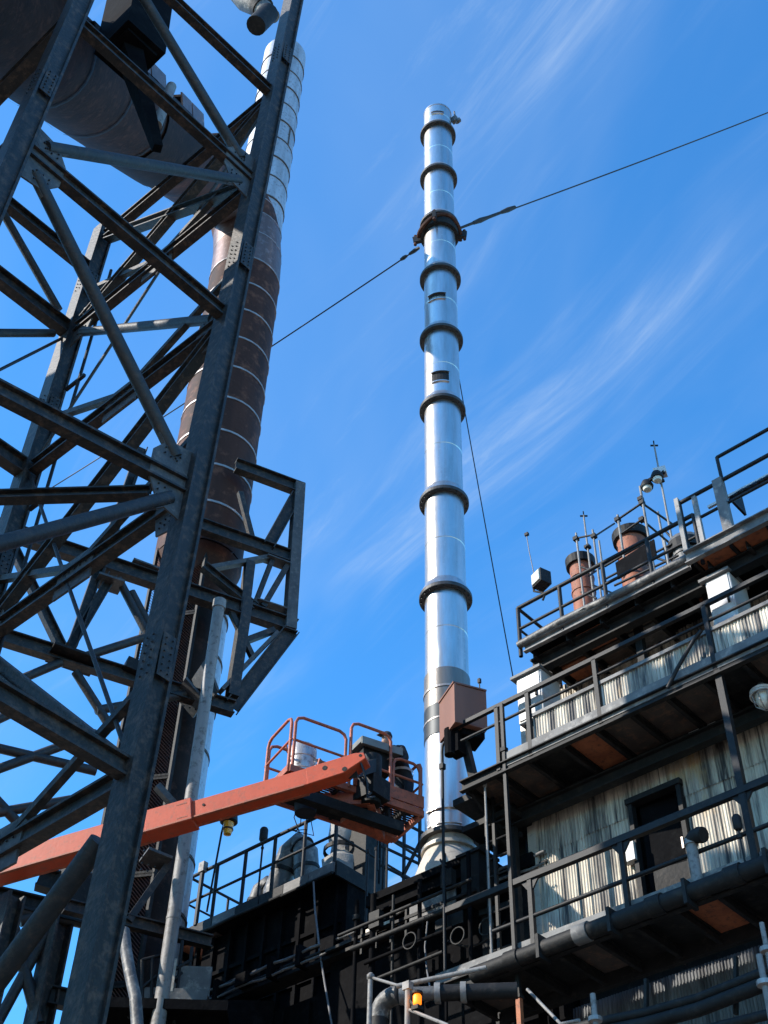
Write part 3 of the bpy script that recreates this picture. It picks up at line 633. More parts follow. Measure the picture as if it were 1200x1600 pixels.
# ================================================================== corrugated building on the right
YW, YO = 15.0, 13.8
BX = at(830, 1330, Y=YW).x
ZD, ZM2, ZR = 10.07, 13.27, 15.25
bld = thing('furnace_house', (BX, YW, 0), 'soot streaked corrugated furnace house on the right with walkways', 'building')
PITCH = .052; NW = 17; SWID = PITCH * NW
def sheet_mesh(h, nw=NW, amp=.011):
    n = nw * 6; vs = []; fs = []
    for i in range(n + 1):
        x = PITCH * nw * i / n; y = -amp * math.cos(2 * math.pi * i / 6)
        vs += [(x, y, 0), (x, y, h)]
    for i in range(n): fs.append((2 * i, 2 * i + 2, 2 * i + 3, 2 * i + 1))
    me = bpy.data.meshes.new('corrugated_sheet'); me.from_pydata(vs, [], fs); me.polygons.foreach_set('use_smooth', [True] * len(fs)); return me
SM = {}
def sheet(x, z, h, m=SHEET, y=YW, nw=NW, parent=None):
    k = (round(h, 3), nw, m.name)
    if k not in SM: SM[k] = sheet_mesh(h, nw); SM[k].materials.append(m)
    o = bpy.data.objects.new('corrugated_sheet', SM[k]); COL.objects.link(o); o.parent = parent or bld
    o.location = V((x, y, z)) - origin(o.parent); o.rotation_euler = (random.uniform(-.002, .002), 0, random.uniform(-.008, .008)); return o
dX0, dX1 = at(985, 1262, Y=YW).x, at(1048, 1235, Y=YW).x
x = BX + .14; k = 0
door_col = dX0
cols = []
while x < 4.0: cols.append(x); x += SWID - .012
shift = min(cols, key=lambda c: abs(c - dX0)); off = dX0 - shift
for i, x in enumerate(cols):
    y = YW + (.006 if i % 2 else 0)
    if abs(x - shift) < .01:
        sheet(x, 12.5, 2.8, SHEET, y); sheet(x, ZD + .1, .72, SHEET, y)
    else:
        zl = 12.30 + .04 * (i % 3)
        sheet(x, ZD + .1, zl - ZD, SHEET, y + .012); sheet(x, zl, 15.27 - zl, SHEET, y - .004)
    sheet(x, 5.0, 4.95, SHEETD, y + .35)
dX0 = shift; dX1 = shift + SWID
part('corner_trim', CREAM, bld, lambda b: b.box((BX + .07, YW - .01, 12.7), .16, .10, 5.3))
part('backing_wall', SOOT, bld, lambda b: b.box(((BX + 4) / 2 + .3, YW + 1.6, 7.7), 4 - BX - .2, 2.4, 15.2))
# door: recessed dark leaf ajar, with frame and lintel
dz0, dz1 = ZD + .82, 12.5
part('door_frame', SOOT, bld, lambda b: (b.box((dX0 + .02, YW - .02, (dz0 + dz1) / 2), .07, .12, dz1 - dz0), b.box((dX1 - .02, YW - .02, (dz0 + dz1) / 2), .07, .12, dz1 - dz0), b.box(((dX0 + dX1) / 2, YW - .03, dz1 + .03), SWID + .08, .16, .09)))
dr = part('door', BLACK, bld, lambda b: b.box(((dX0 + dX1) / 2 + .03, YW + .16, (dz0 + dz1) / 2), SWID - .12, .04, dz1 - dz0 - .05, R(8)))
part('handle', BANDM, dr, lambda b: b.box((dX1 - .16, YW + .09, dz0 + .75), .03, .06, .18))
part('kick_plate', SOOT, dr, lambda b: b.box(((dX0 + dX1) / 2 + .03, YW + .12, dz0 + .3), SWID - .3, .02, .4, R(8)))
# louvred vent high on the wall and a switch box by the door
vx = at(1100, 1140, Y=YW - .05)
vt = part('louvre_vent', BANDM, bld, lambda b: b.box(vx, .50, .06, .36))
for i in range(7): part('louvre', WHITE, vt, lambda b: b.box(vx + V((0, -.045, -.15 + i * .05)), .46, .035, .022))
sb = at(985, 1333, Y=YW - .08); part('switch_box', WHITE, bld, lambda b: b.box(sb, .2, .12, .3))
lr = at(995, 1180, Y=YW - .06); part('strip_lamp', WHITE, bld, lambda b: b.bar(lr, lr - UW * .28, .05, .05))

# --- walkways
def walkway(t, xa, xb, z, yo, yw, plate_pick, edge=SOOT, joist=.62):
    part('edge_beam', edge, t, lambda b: b.channel((xa, yo, z - .11), (xb, yo, z - .11), .09, .20))
    part('edge_beam', edge, t, lambda b: b.channel((xb, yw - .05, z - .12), (xa, yw - .05, z - .12), .09, .22))
    n = int((xb - xa) / joist)
    for i in range(n + 1):
        x = xa + .04 + i * joist
        if x > xb: break
        part('joist', SOOT, t, lambda b: b.channel((x, yo + .02, z - .13), (x, yw - .08, z - .13), .06, .15))
        if x + joist < xb:
            part('deck_plate', plate_pick(i), t, lambda b: b.box((x + joist / 2, (yo + yw) / 2, z - .02 + .003 * (i % 3)), joist - .02, yw - yo - .05, .03))
rnd = random.Random(3)
def pick(i): return rnd.choice([DIRTPL, DIRTPL, SOOT, RUSTLIT, SOOT])  # orange plates put sunlit spots under the deck into the colour
xr = 2.5
w1 = thing('walkway', (-9, YO, ZD), 'lower steel walkway along the corrugated wall with a fat dark pipe on its edge', 'walkway')
xl = at(700, 1540, Y=YO).x
walkway(w1, xl, xr, ZD, YO, YW - .06, pick)
part('kick_plate', FASC, w1, lambda b: b.box(((BX + xr) / 2 - .5, YO + .03, ZD + .14), xr - BX + 1.0, .02, .16))
for x in (at(980, 1400, Y=YO).x, at(1172, 1300, Y=YO).x, at(835, 1480, Y=YO).x, at(1330, 1300, Y=YO).x):
    part('post', RAILM, w1, lambda b: b.bar((x, YO, ZD - .1), (x, YO, ZD + 1.1), .07, .07))
    part('knee_plate', RAILM, w1, lambda b: b.plate([(x - .16, YO, ZD + 1.08), (x + .16, YO, ZD + 1.08), (x, YO, ZD + .86)], .03, (0, 1, 0)))
part('top_rail', RAILM, w1, lambda b: b.bar((xl, YO, ZD + 1.12), (xr, YO, ZD + 1.12), .09, .09))
part('top_pipe', SOOT, w1, lambda b: b.tube((xl, YO + .13, ZD + 1.24), (xr, YO + .13, ZD + 1.26), .045, None, 10), 50)
part('mid_rail', RAILM, w1, lambda b: b.tube((BX + .1, YO, ZD + .52), (xr, YO, ZD + .52), .032, None, 8), 50)
pp = thing('edge_pipe', (xl, YO - .14, ZD - .15), 'fat dark pipe strapped under the edge of the lower walkway', 'pipe')
part('pipe', SOOT, pp, lambda b: b.tube((xl + .6, YO - .17, ZD - .12), (xr, YO - .17, ZD - .02), .115, None, 16), 40)
for i in range(9):
    x = xl + 1.2 + i * 1.15
    part('coupling', FASC if i % 3 == 1 else SOOT, pp, lambda b: b.tube((x, YO - .17, ZD - .12 + (x - xl) * .0077), (x + .22, YO - .17, ZD - .12 + (x - xl) * .0077), .135, None, 16), 40)
    part('pipe_strap', SOOT, pp, lambda b: b.bar((x + .6, YO - .17, ZD - .28), (x + .6, YO - .17, ZD + .06), .05, .27, V((0, 1, 0))))

w2 = thing('walkway', (-9, YO, ZM2), 'upper steel walkway with corrugated windscreen panels and fascia below the roof', 'walkway')
xl2 = at(722, 1205, Y=YO).x
walkway(w2, xl2, xr, ZM2, YO, YW - .06, pick)
part('fascia', FASC, w2, lambda b: b.box(((xl2 + .9 + xr) / 2, YO - .02, ZM2 + .04), xr - xl2 - .9, .025, .26))
xs = at(832, 1140, Y=YO).x
x = xs
while x < xr: sheet(x, ZM2 + .20, .42, SHEET, YO + .05, NW, w2); x += SWID - .01
part('screen_rail', FASC, w2, lambda b: b.box(((xs + xr) / 2, YO + .04, ZM2 + .65), xr - xs, .07, .06))
xq = at(690, 1135, Y=YO).x
part('top_rail', RAILM, w2, lambda b: b.bar((xl2 - .15, YO, ZM2 + 1.12), (xr, YO, ZM2 + 1.12), .07, .07))
part('mid_rail', RAILM, w2, lambda b: b.tube((xl2, YO, ZM2 + .80), (xr, YO, ZM2 + .80), .025, None, 8), 50)
for x in (xl2 + .75, at(823, 1070, Y=YO).x, at(934, 1080, Y=YO).x, at(1112, 1010, Y=YO).x, at(1300, 950, Y=YO).x, -1.5, 0.5):
    part('post', RAILM, w2, lambda b: b.bar((x, YO, ZM2 - .1), (x, YO, ZM2 + 1.1), .07, .07))
px_post = at(1130, 1090, Y=YO)
part('hanger_post', RAILM, w2, lambda b: b.bar((px_post.x, YO + .02, ZD), (px_post.x, YO + .02, ZM2), .10, .10))
part('soffit_beam', SOOT, w2, lambda b: b.ibeam((xl2, YW - .3, ZM2 - .38), (xr, YW - .3, ZM2 - .38), .16, .24))
part('bracket_plate', SOOT, w2, lambda b: b.plate([(xl2 + .1, YO + .1, ZM2 - .2), (xl2 + .1, YW, ZM2 - .2), (xl2 + .1, YW, ZM2 - .9)], .05, (1, 0, 0)))
# slack broken rod hanging off the screen
sr = thing('loose_rod', at(1040, 1060, Y=YO - .1), 'bent rod hanging across the corrugated windscreen of the upper walkway', 'rod')
part('rod', RAILM, sr, lambda b: b.path([at(1043, 1075, Y=YO - .12), at(1058, 1045, Y=YO - .12), at(1084, 1000, Y=YO - .12), at(1096, 985, Y=YO - .12)], .03, 8), 60)

# --- roof deck over the upper walkway
rf = thing('roof_deck', (-8, YO, ZR), 'black plate roof deck with lighter edge above the upper walkway', 'roof')
xrl = at(822, 1022, Y=YO).x; xrm = at(1080, 885, Y=YO).x
part('edge_beam', FASC, rf, lambda b: b.channel((xrl, YO, ZR - .02), (xrm, YO, ZR - .02), .08, .16))
part('edge_beam', SOOT, rf, lambda b: b.ibeam((xrl - .05, YO + .25, ZR - .22), (xr, YO + .25, ZR - .22), .16, .26))
part('deck', BLACK, rf, lambda b: b.box(((xrl + xr) / 2, YO + 2.6, ZR + .05), xr - xrl, 5.2, .08))
n = 0; x = xrl + .1
while x < xr:
    part('joist', SOOT, rf, lambda b: b.channel((x, YO + .05, ZR - .10), (x, YO + 1.6, ZR - .10), .06, .2))
    if n % 2 == 0 or n % 5 == 1:
        for k, yy in enumerate((YO + .45, YO + .95)):
            part('deck_plate', [DIRTPL, RUSTLIT, DIRTPL, FASC][(n + k) % 4], rf, lambda b: b.box((x + .34, yy, ZR - .045), .50, .46, .03))  # orange squares here paint light onto the soffit
    x += .66; n += 1
part('gutter', DOMEM, rf, lambda b: b.path([(xrl - .1, YO - .05, ZR + .10), (xrl + .8, YO - .07, ZR + .12), (xrl + 2.0, YO - .05, ZR + .10), (xrm, YO - .05, ZR + .10)], .07, 8), 50)
for i, (xx, w) in enumerate(((-9.4, .5), (-8.4, .7), (-7.5, .4), (-8.9, .3))):
    part('debris_heap', DOMEM, rf, lambda b: b.lathe((xx, YO + .2, ZR + .09), [(w * .5, 0), (w * .42, .08), (w * .2, .16), (.02, .19)], 9))
for p0 in ((825, 1060), (860, 1040), (1105, 930), (1000, 1000)):
    q = at(*p0, Y=YO + .6); part('roof_post', SOOT, rf, lambda b: b.bar((q.x, YO + .6, ZM2), (q.x, YO + .6, ZR), .12, .12))
# roof rails
rr = thing('roof_railing', (xrl, YO, ZR), 'dark handrail round the left end of the roof deck', 'railing')
ra = V((at(810, 965, Y=YO).x, YO, ZR + .02)); rbn = V((xrm + .2, YO, ZR + .02))
rail_run(rr, ra, rbn, .92, 4, .036, (.5,)); rail_run(rr, ra, ra + V((0, 2.2, 0)), .92, 2, .03, (.5, .2))
r2 = thing('roof_railing', (-6, YO, ZR), 'dark handrail on the right part of the roof deck by the stub posts', 'railing')
a = V((at(1062, 790, Y=YO).x, YO, ZR + .3)); rail_run(r2, a, V((xr, YO, ZR + .3)), 1.02, 5, .035, (.5,))
part('stub_post', GREYP, r2, lambda b: b.bar(a + V((-.02, -.03, -.2)), a + V((-.02, -.03, 1.1)), .07, .07)); part('stub_post', GREYP, r2, lambda b: b.bar(a + V((.28, -.03, -.2)), a + V((.28, -.03, .95)), .07, .07))
part('gate_post', FASC, r2, lambda b: b.bar(a + V((.72, -.02, -.2)), a + V((.72, -.02, 1.05)), .16, .10))
r3 = thing('roof_railing', (-5, YO + .5, ZR), 'highest handrail at the right edge of the roof', 'railing')
hz = at(1120, 715, Y=YO + .5); rail_run(r3, V((hz.x, YO + .5, hz.z - 1.0)), V((xr, YO + .5, hz.z - 1.0)), 1.0, 3, .032, ())
up = thing('upper_deck', (-4, YO, ZR), 'grey edged upper deck with sunlight painted into its rusty underside at the right of the roof', 'deck')
ue = at(1075, 883, Y=YO - .1)
part('edge_beam', FASC, up, lambda b: b.channel((ue.x, YO - .1, ue.z + .10), (xr, YO - .1, ue.z + .10), .09, .24))
x = ue.x + .1
for i in range(12): part('deck_plate', RUSTLIT if i not in (2, 5, 6, 9) else DIRTPL, up, lambda b: b.box((x + i * .62 + .3, YO + .22, ue.z + .06), .56, .50, .03))  # reflected sunlight is painted in by the orange plates
for i in range(13): part('joist', SOOT, up, lambda b: b.box((x + i * .62 - .01, YO + .25, ue.z + .03), .05, .6, .09))
part('soffit_plate', BLACK, up, lambda b: b.box(((ue.x + xr) / 2 + .1, YO + 1.2, ue.z + .02), xr - ue.x, 1.4, .05))
ms = at(1150, 790, Y=YO + .8)
mh = thing('mesh_hood', (ms.x, YO + .8, ms.z), 'dark louvred hood with pale upper edge on the roof at the right edge', 'hood')
part('hood_panel', SOOT, mh, lambda b: b.plate([(ms.x, YO + .6, ms.z), (ms.x + 3, YO + .6, ms.z), (ms.x + 3, YO + 1.1, ms.z + .55), (ms.x, YO + 1.1, ms.z + .55)], .04, (0, -.7, .7)))
for i in range(24): part('slat', RAILM, mh, lambda b: b.bar((ms.x + .06 + i * .12, YO + .57, ms.z + .0), (ms.x + .06 + i * .12, YO + 1.07, ms.z + .55), .05, .03))
part('hood_edge', WHITE, mh, lambda b: b.bar((ms.x - .6, YO + 1.1, ms.z + .58), (ms.x + 3, YO + 1.1, ms.z + .58), .05, .05))
part('hood_end', SOOT, mh, lambda b: b.plate([(ms.x, YO + .6, ms.z), (ms.x, YO + 1.1, ms.z), (ms.x, YO + 1.1, ms.z + .55)], .04, (1, 0, 0)))

# --- white cabinets on the upper walkway
def cabinet(pxl, pxr, pyb, pyt, Y, label):
    a = at(pxl, (pyb + pyt) / 2, Y=Y); b_ = at(pxr, (pyb + pyt) / 2, Y=Y); zb_, zt_ = at((pxl + pxr) / 2, pyb, Y=Y).z, at((pxl + pxr) / 2, pyt, Y=Y).z
    t = thing('white_cabinet', ((a.x + b_.x) / 2, Y + .2, zb_), label, 'cabinet', 'white cabinets on the upper walkway')
    w = b_.x - a.x; cx = (a.x + b_.x) / 2; cz = (zb_ + zt_) / 2
    part('cabinet_body', WHITE, t, lambda b: b.box((cx, Y + .26, cz), w, .52, zt_ - zb_), None, .012)
    part('door_panel', WHITE, t, lambda b: b.box((cx, Y - .008, cz), w - .06, .02, zt_ - zb_ - .08), None, .004)
    part('lid', FASC, t, lambda b: b.box((cx - .02, Y + .24, zt_ + .02), w + .10, .62, .05))
    part('support_foot', SOOT, t, lambda b: b.box((cx, Y + .26, (zb_ + ZM2) / 2), w * .7, .4, zb_ - ZM2))
    part('latch', SOOT, t, lambda b: b.box((cx + w * .3, Y - .03, cz), .03, .03, .12))
    return t
cabinet(808, 848, 1125, 1052, 13.95, 'white steel cabinet at the left end of the upper walkway')
cabinet(1108, 1150, 990, 897, 13.95, 'white steel cabinet in the middle of the upper walkway below the stub posts')

# --- vent stacks on the roof with scaffolds
def vent(px, pyb, pyt, Y, r, label, m=STACKR):
    zb_, zt_ = at(px, pyb, Y=Y).z, at(px, pyt, Y=Y).z; p = at(px, (pyb + pyt) / 2, Y=Y); c = V((p.x, Y, 0))
    t = thing('vent_stack', (c.x, Y, ZR), label, 'stack', 'vent stacks on the roof')
    part('shell', m, t, lambda b: b.lathe(c, [(r, ZR + .08), (r, zt_ - .16)], 24, False), 40)
    part('rim', SOOT, t, lambda b: b.lathe(c, [(r, zt_ - .18), (r + .06, zt_ - .18), (r + .07, zt_), (r + .02, zt_ + .02), (r - .04, zt_ + .02), (r - .04, zt_ - .4)], 24, False))
    for z in (lerp(zb_, zt_, .35), lerp(zb_, zt_, .62)): part('hoop', m, t, lambda b: b.lathe(c, [(r, z - .02), (r + .015, z - .02), (r + .015, z + .02), (r, z + .02)], 24, False))
    return c, zt_, t
vY = 15.4
s1, z1t, t1 = vent(911, 958, 874, vY, .21, 'rusty red vent stack at the left, with a lamp rod above it')
s2, z2t, t2 = vent(992, 930, 833, vY, .27, 'rusty orange vent stack with scaffold guard round its black rim')
s3, z3t, t3 = vent(1076, 905, 852, 15.2, .25, 'short grey hooded vent on the roof right of the two red stacks', DOMEM)
part('cowl', DOMEM, t3, lambda b: b.lathe(s3, [(.30, z3t + .02), (.28, z3t + .10), (.12, z3t + .22), (.02, z3t + .24)], 20), 50)
def scaffold(label, uprights, levels, r=.022, extra=()):
    t = thing('scaffold', uprights[0][0], label, 'scaffold')
    for a, b in uprights: part('upright', GREYP, t, lambda q: q.tube(a, b, r, None, 8), 50)
    for a, b in levels: part('ledger', RAILM, t, lambda q: q.tube(a, b, r * .9, None, 8), 50)
    for a in extra: part('clamp', SOOT, t, lambda q: q.box(a, .09, .09, .08))
    return t
def P(px, py, Y): return at(px, py, Y=Y)
def vert(px, py0, py1, Y):
    a = P(px, py1, Y); z0 = P(px, py0, Y).z; return V((a.x, Y, z0)), a
ya, yb = 14.9, 15.9
u = [vert(900, 970, 833, ya), vert(926, 972, 828, ya), vert(936, 960, 845, yb)]
scaffold('thin scaffold tubes round the left red stack', u, [(P(896, 842, ya), P(930, 835, ya)), (P(905, 885, ya), P(928, 892, ya)), (P(908, 925, ya), P(932, 935, ya)), (P(926, 840, ya), P(960, 818, yb)), (P(920, 900, ya), P(958, 874, yb)), (P(928, 915, ya), P(965, 930, yb))], .02, [P(900, 842, ya), P(928, 838, ya)])
u = [vert(965, 890, 805, ya), vert(1000, 905, 760, ya), vert(1038, 920, 845, ya), vert(1012, 900, 830, yb), vert(1028, 915, 800, yb)]
lv = [(P(965, 812, ya), P(1003, 786, ya)), (P(1003, 786, ya), P(1055, 822, yb)), (P(965, 838, ya), P(1003, 812, ya)), (P(1003, 812, ya), P(1048, 850, yb)), (P(945, 885, ya), P(1025, 837, ya)), (P(945, 905, ya), P(1050, 850, ya)), (P(960, 915, ya), P(1060, 868, ya)), (P(1020, 870, ya), P(1080, 890, ya)), (P(1040, 830, yb), P(1085, 880, yb))]
scaffold('scaffold of grey tubes round the orange stack below the twin lamp mast', u, lv, .024, [P(1003, 786, ya), P(1003, 812, ya), P(965, 812, ya), P(1001, 780, ya)])
part('guard_plate', BLACK, bpy.data.objects['scaffold.001'], lambda b: b.plate([P(962, 880, ya - .02), P(1022, 843, ya - .02), P(1026, 868, ya - .02), P(966, 905, ya - .02)], .03, (0, 1, 0)))
# masts
def mast(px, py0, py1, Y, label, spike=True, lamps=()):
    a, b = vert(px, py0, py1, Y); a.z = ZR
    t = thing('lamp_mast', a, label, 'mast')
    part('shaft', GREYP, t, lambda q: q.tube(a, b, .028, .016, 8), 50)
    part('finial', SOOT, t, lambda q: (q.tube(b, b + UW * .10, .012, None, 6), q.box(b + V((0, 0, -.02)), .14, .02, .03, R(40)), q.box(b + V((0, 0, .03)), .02, .13, .03, R(30))))
    part('clamp', SOOT, t, lambda q: q.box(lerp(b, a, .22), .10, .10, .06))
    return t, a, b
t, a, b = mast(1022, 900, 695, ya + .1, 'tall mast with twin floodlights and a finial above the roof')
lm = P(1022, 752, ya + .1)
for k, (dx, dy) in enumerate(((-.13, -.05), (.13, -.12))):
    lh = part('lamp_head', SOOT, t, lambda q: q.lathe(lm + V((dx, dy, -.12)), [(.11, 0), (.12, .04), (.08, .15), (.03, .2)], 14), 50)
    part('lens', GLASSL, lh, lambda q: q.lathe(lm + V((dx, dy, -.20)), [(.02, 0), (.07, .02), (.09, .09)], 14), 50)
part('ballast_box', WHITE, t, lambda q: q.box(lm + V((.16, -.02, .10)), .22, .16, .15, R(20)))
part('bracket_arm', SOOT, t, lambda q: q.bar(lm + V((-.2, -.06, .02)), lm + V((.26, -.06, .02)), .05, .06))
mast(912, 870, 805, vY - .25, 'short rod with a finial rising behind the left red stack')
# floodlight on the railing's corner and its whip aerial
fl0 = P(846, 906, YO); fl = thing('floodlight', (fl0.x, YO, fl0.z - .15), 'boxy floodlight with frosted face on the corner of the roof railing', 'floodlight')
fh = part('housing', SOOT, fl, lambda q: q.box(fl0, .26, .22, .28, R(-18)))
part('face', GLASSL, fh, lambda q: q.box(fl0 + V((-.035, -.115, .0)), .21, .03, .22, R(-18)))
part('yoke', RAILM, fl, lambda q: q.path([fl0 + V((-.17, 0, .12)), fl0 + V((-.17, 0, -.16)), fl0 + V((0.06, 0, -.34)), P(848, 938, YO)], .02, 8))
wp = thing('whip_aerial', P(833, 905, YO), 'thin whip aerial with a small tip above the floodlight', 'aerial')
part('rod', CABLEG, wp, lambda q: q.path([P(835, 900, YO), P(827, 862, YO), P(823, 838, YO)], .009, 6)); part('tip', SOOT, wp, lambda q: q.box(P(823, 835, YO), .07, .05, .06))

# ================================================================== lamps and fittings on the right building
def pendant(p, label):
    t = thing('pendant_lamp', p, label, 'lamp')
    part('gland', SOOT, t, lambda q: q.lathe(p, [(.04, .16), (.06, .20), (.03, .26)], 12), 50)
    part('shade', WHITE, t, lambda q: q.lathe(p, [(.17, .05), (.18, .08), (.10, .15), (.04, .17)], 20, False), 50)
    part('shade_ring', WHITE, t, lambda q: q.lathe(p, [(.17, .0), (.19, .0), (.19, .03), (.17, .03)], 20, False))
    part('globe', GLASSL, t, lambda q: q.lathe(p, [(.02, -.20), (.09, -.16), (.12, -.06), (.11, .03)], 18), 50)
    b = MB()
    for k in range(8):
        a = k * math.pi / 4; b.path([p + V((math.cos(a) * r, math.sin(a) * r, z)) for r, z in ((.17, .02), (.14, -.12), (.02, -.23))], .008, 5)
    b.build('wire_guard', BANDM, t); return t
pl = P(1193, 1088, YO + .5); pendant(pl, 'caged white lamp hanging at the right edge under the upper walkway')
part('stem', SOOT, bpy.data.objects['pendant_lamp'], lambda q: q.tube(pl + UW * .24, V((pl.x, pl.y, ZM2 - .1)), .02, None, 8))
hs = thing('horn_pipe', P(1090, 1400, YO - .1), 'grey standpipe with a dark horn on top at the lower walkway', 'pipe')
a, b = vert(1080, 1400, 1318, YO - .08)
part('standpipe', GREYP, hs, lambda q: q.tube(a, b, .075, None, 14), 40)
part('foot', GREYP, hs, lambda q: q.lathe((a.x, a.y, a.z), [(.15, -.08), (.14, 0), (.08, .12)], 16), 40)
part('horn', SOOT, hs, lambda q: q.path([b + V((-.05, 0, .02)), b + V((.05, -.02, .06)), b + V((.16, -.03, .05)), b + V((.22, -.04, .03))], [.07, .09, .11, .10], 14), 40)
part('horn_collar', GREYP, hs, lambda q: q.tube(b - UW * .03, b + UW * .05, .09, None, 14), 40)
def sensor(px, py0, py1, Y, label, s=1.0):
    a, b = vert(px, py0, py1, Y); t = thing('sensor_post', a, label, 'sensor', 'small sensors on thin posts')
    part('rod', RAILM, t, lambda q: q.tube(a, b, .014 * s, None, 8)); part('head', SOOT, t, lambda q: q.lathe(b, [(.04 * s, -.10 * s), (.06 * s, -.07 * s), (.06 * s, .08 * s), (.045 * s, .11 * s)], 12), 40)
    part('collar', SOOT, t, lambda q: q.lathe(b - UW * .2 * s, [(.03, -.02), (.035, .02)], 10)); return t
sensor(1152, 1372, 1286, YO - .05, 'small dark sensor head on a rod in front of the corrugated wall')
sensor(412, 1395, 1305, 15.75, 'small dark sensor head on a rod above the bunker railing', 1.5)

# lower right: dark pipes and pale scaffold poles
lo = thing('pipe_run', P(1050, 1570, 13.4), 'pair of sooty pipes sagging along the dark wall at the bottom right', 'pipe')
for y0, y1, r in ((1590, 1512, .06), (1608, 1532, .085)):
    part('pipe', SOOT, lo, lambda q: q.path([P(880, y0 + 20, 13.6), P(960, y0 + 2, 13.6), P(1010, y0 - 8, 13.6), P(1090, y0 - 30, 13.6), P(1240, y1 - 12, 13.6)], r, 10), 50)
part('pipe', SOOT, lo, lambda q: q.path([P(980, 1640, 13.6), P(1240, 1575, 13.6)], .06, 10), 50)
for x, y in ((1010, 1590), (1150, 1555)): part('hanger', SOOT, lo, lambda q: q.bar(P(x, y - 60, 13.75), P(x, y + 30, 13.75), .04, .06))
def spole(px, py0, py1, Y, label, r=.035):
    a, b = vert(px, py0, py1, Y); a.z = 0
    t = thing('scaffold_pole', a, label, 'pole', 'pale scaffold poles at the bottom right')
    part('tube', GREYP, t, lambda q: q.tube(a, b, r, None, 12), 40)
    for z in (b.z - .32, b.z - 1.5): part('coupler', BANDM, t, lambda q: q.lathe((a.x, a.y, z), [(r, -.03), (r + .05, -.02), (r + .05, .03), (r, .04)], 12))
    return t
spole(926, 1600, 1553, 12.9, 'short pale scaffold pole standing at the bottom centre right')
spole(1186, 1560, 1492, 12.4, 'pale scaffold pole at the right edge with a clamp near its top')
spole(1190, 1480, 1442, 12.6, 'thin pale scaffold pole behind the one at the right edge', .028)
br = thing('tie_rod', P(830, 1545, 13.2), 'pale bent tie rod at the bottom between the dark wall and the scaffold pole', 'rod')
part('rod', GREYP, br, lambda q: q.path([P(824, 1546, 13.4), P(850, 1573, 13.3), P(876, 1600, 13.2), P(905, 1594, 13.1)], .022, 8), 60)
rp = thing('rust_post', P(810, 1570, 13.7), 'narrow rust red post at the bottom under the lower walkway', 'post')
a, b = vert(811, 1600, 1560, 13.85); a.z = 0
part('post', RUSTLIT, rp, lambda q: q.bar(a, b, .07, .07)); part('cap', SOOT, rp, lambda q: q.box(b + UW * .02, .1, .1, .05)); part('upper_post', SOOT, rp, lambda q: q.bar(b, V((b.x, b.y, ZD - .1)), .06, .06))

# ================================================================== chimney platform between bunker and building
cp = thing('chimney_platform', (ch.x, ch.y, 11.5), 'sooty platform of beams and rails carrying the chimney foot', 'platform')
part('deck', BLACK, cp, lambda q: q.box((ch.x, ch.y + .3, zbp - .10), 2.4, 2.2, .20))
yf = ch.y - .95
part('front_beam', BLACK, cp, lambda q: q.ibeam((ch.x - .85, yf, zbp - .42), (ch.x + 1.3, yf, zbp - .42), .2, .26))
pa = at(637, 1425, Y=yf - .12); pb = at(740, 1390, Y=yf - .12)
fpc = at(676, 1414, Y=yf - .13); part('fascia_plate', FASC, cp, lambda q: q.box(fpc, .95, .02, .26))
lpc = at(702, 1440, Y=yf - .14); part('lower_plate', SOOT, cp, lambda q: q.box(lpc, .55, .02, .20))
for i in range(5): part('baluster', SOOT, cp, lambda q: q.bar((ch.x - 1.0 + i * .32, yf - .12, zbp - 1.2), (ch.x - 1.0 + i * .32, yf - .12, zbp - .68), .04, .04))
part('ledge_rail', SOOT, cp, lambda q: q.bar((ch.x - 1.8, yf - .13, zbp - .90), (ch.x + 1.4, yf - .13, zbp - .90), .05, .05))
part('housing', BLACK, cp, lambda q: q.box((ch.x - .3, ch.y + 1.2, (zbp - .2) / 2), 4.3, 3.0, zbp - .2))
sg = at(738, 1370, Y=yf - .05)
part('silencer_box', SOOT, cp, lambda q: (q.box((sg.x, yf + .1, sg.z), .36, .42, .72), q.box((sg.x, yf + .1, sg.z + .38), .48, .52, .05)))
# railing and cross-braced stair frame left of the chimney
rl = thing('stair_railing', (ch.x - 1.6, ch.y, zbp), 'dark braced railing left of the chimney foot under the basket', 'railing')
yl = 16.6
for y0, y1 in ((1268, 1305), (1302, 1338), (1322, 1356), (1352, 1388)):
    part('rail', RAILM, rl, lambda q: q.tube(P(596, y0, yl), P(668, y1, yl), .03, None, 8), 50)
for x in (602, 632, 656):
    a, b = vert(x, 1400, 1262, yl); part('post', RAILM, rl, lambda q: q.bar(a, b, .05, .05))
part('brace', RAILM, rl, lambda q: q.bar(P(628, 1372, yl), P(662, 1305, yl), .05, .05))
part('loop_rail', RAILM, rl, lambda q: q.path([P(590, 1360, yl), P(590, 1305, yl), P(597, 1288, yl), P(612, 1284, yl), P(620, 1292, yl), P(620, 1310, yl)], .022, 8), 50)
# gooseneck pipe in front of the chimney
gn = thing('gooseneck_pipe', P(691, 1430, 13.9), 'thin dark gooseneck pipe standing in front of the chimney', 'pipe')
gy = 14.0; a, b = vert(691, 1520, 1175, gy); a.z = ZD
part('riser', RAILM, gn, lambda q: q.path([a, b, b + V((.01, 0, .12)), b + V((.07, 0, .20)), b + V((.22, 0, .22)), b + V((.26, .1, .16))], .024, 8), 60)
part('valve', SOOT, gn, lambda q: q.box(lerp(a, b, .93), .08, .08, .10))
part('hook', RAILM, gn, lambda q: q.path([P(688, 1343, gy), P(692, 1350, gy), P(697, 1352, gy)], .018, 6))
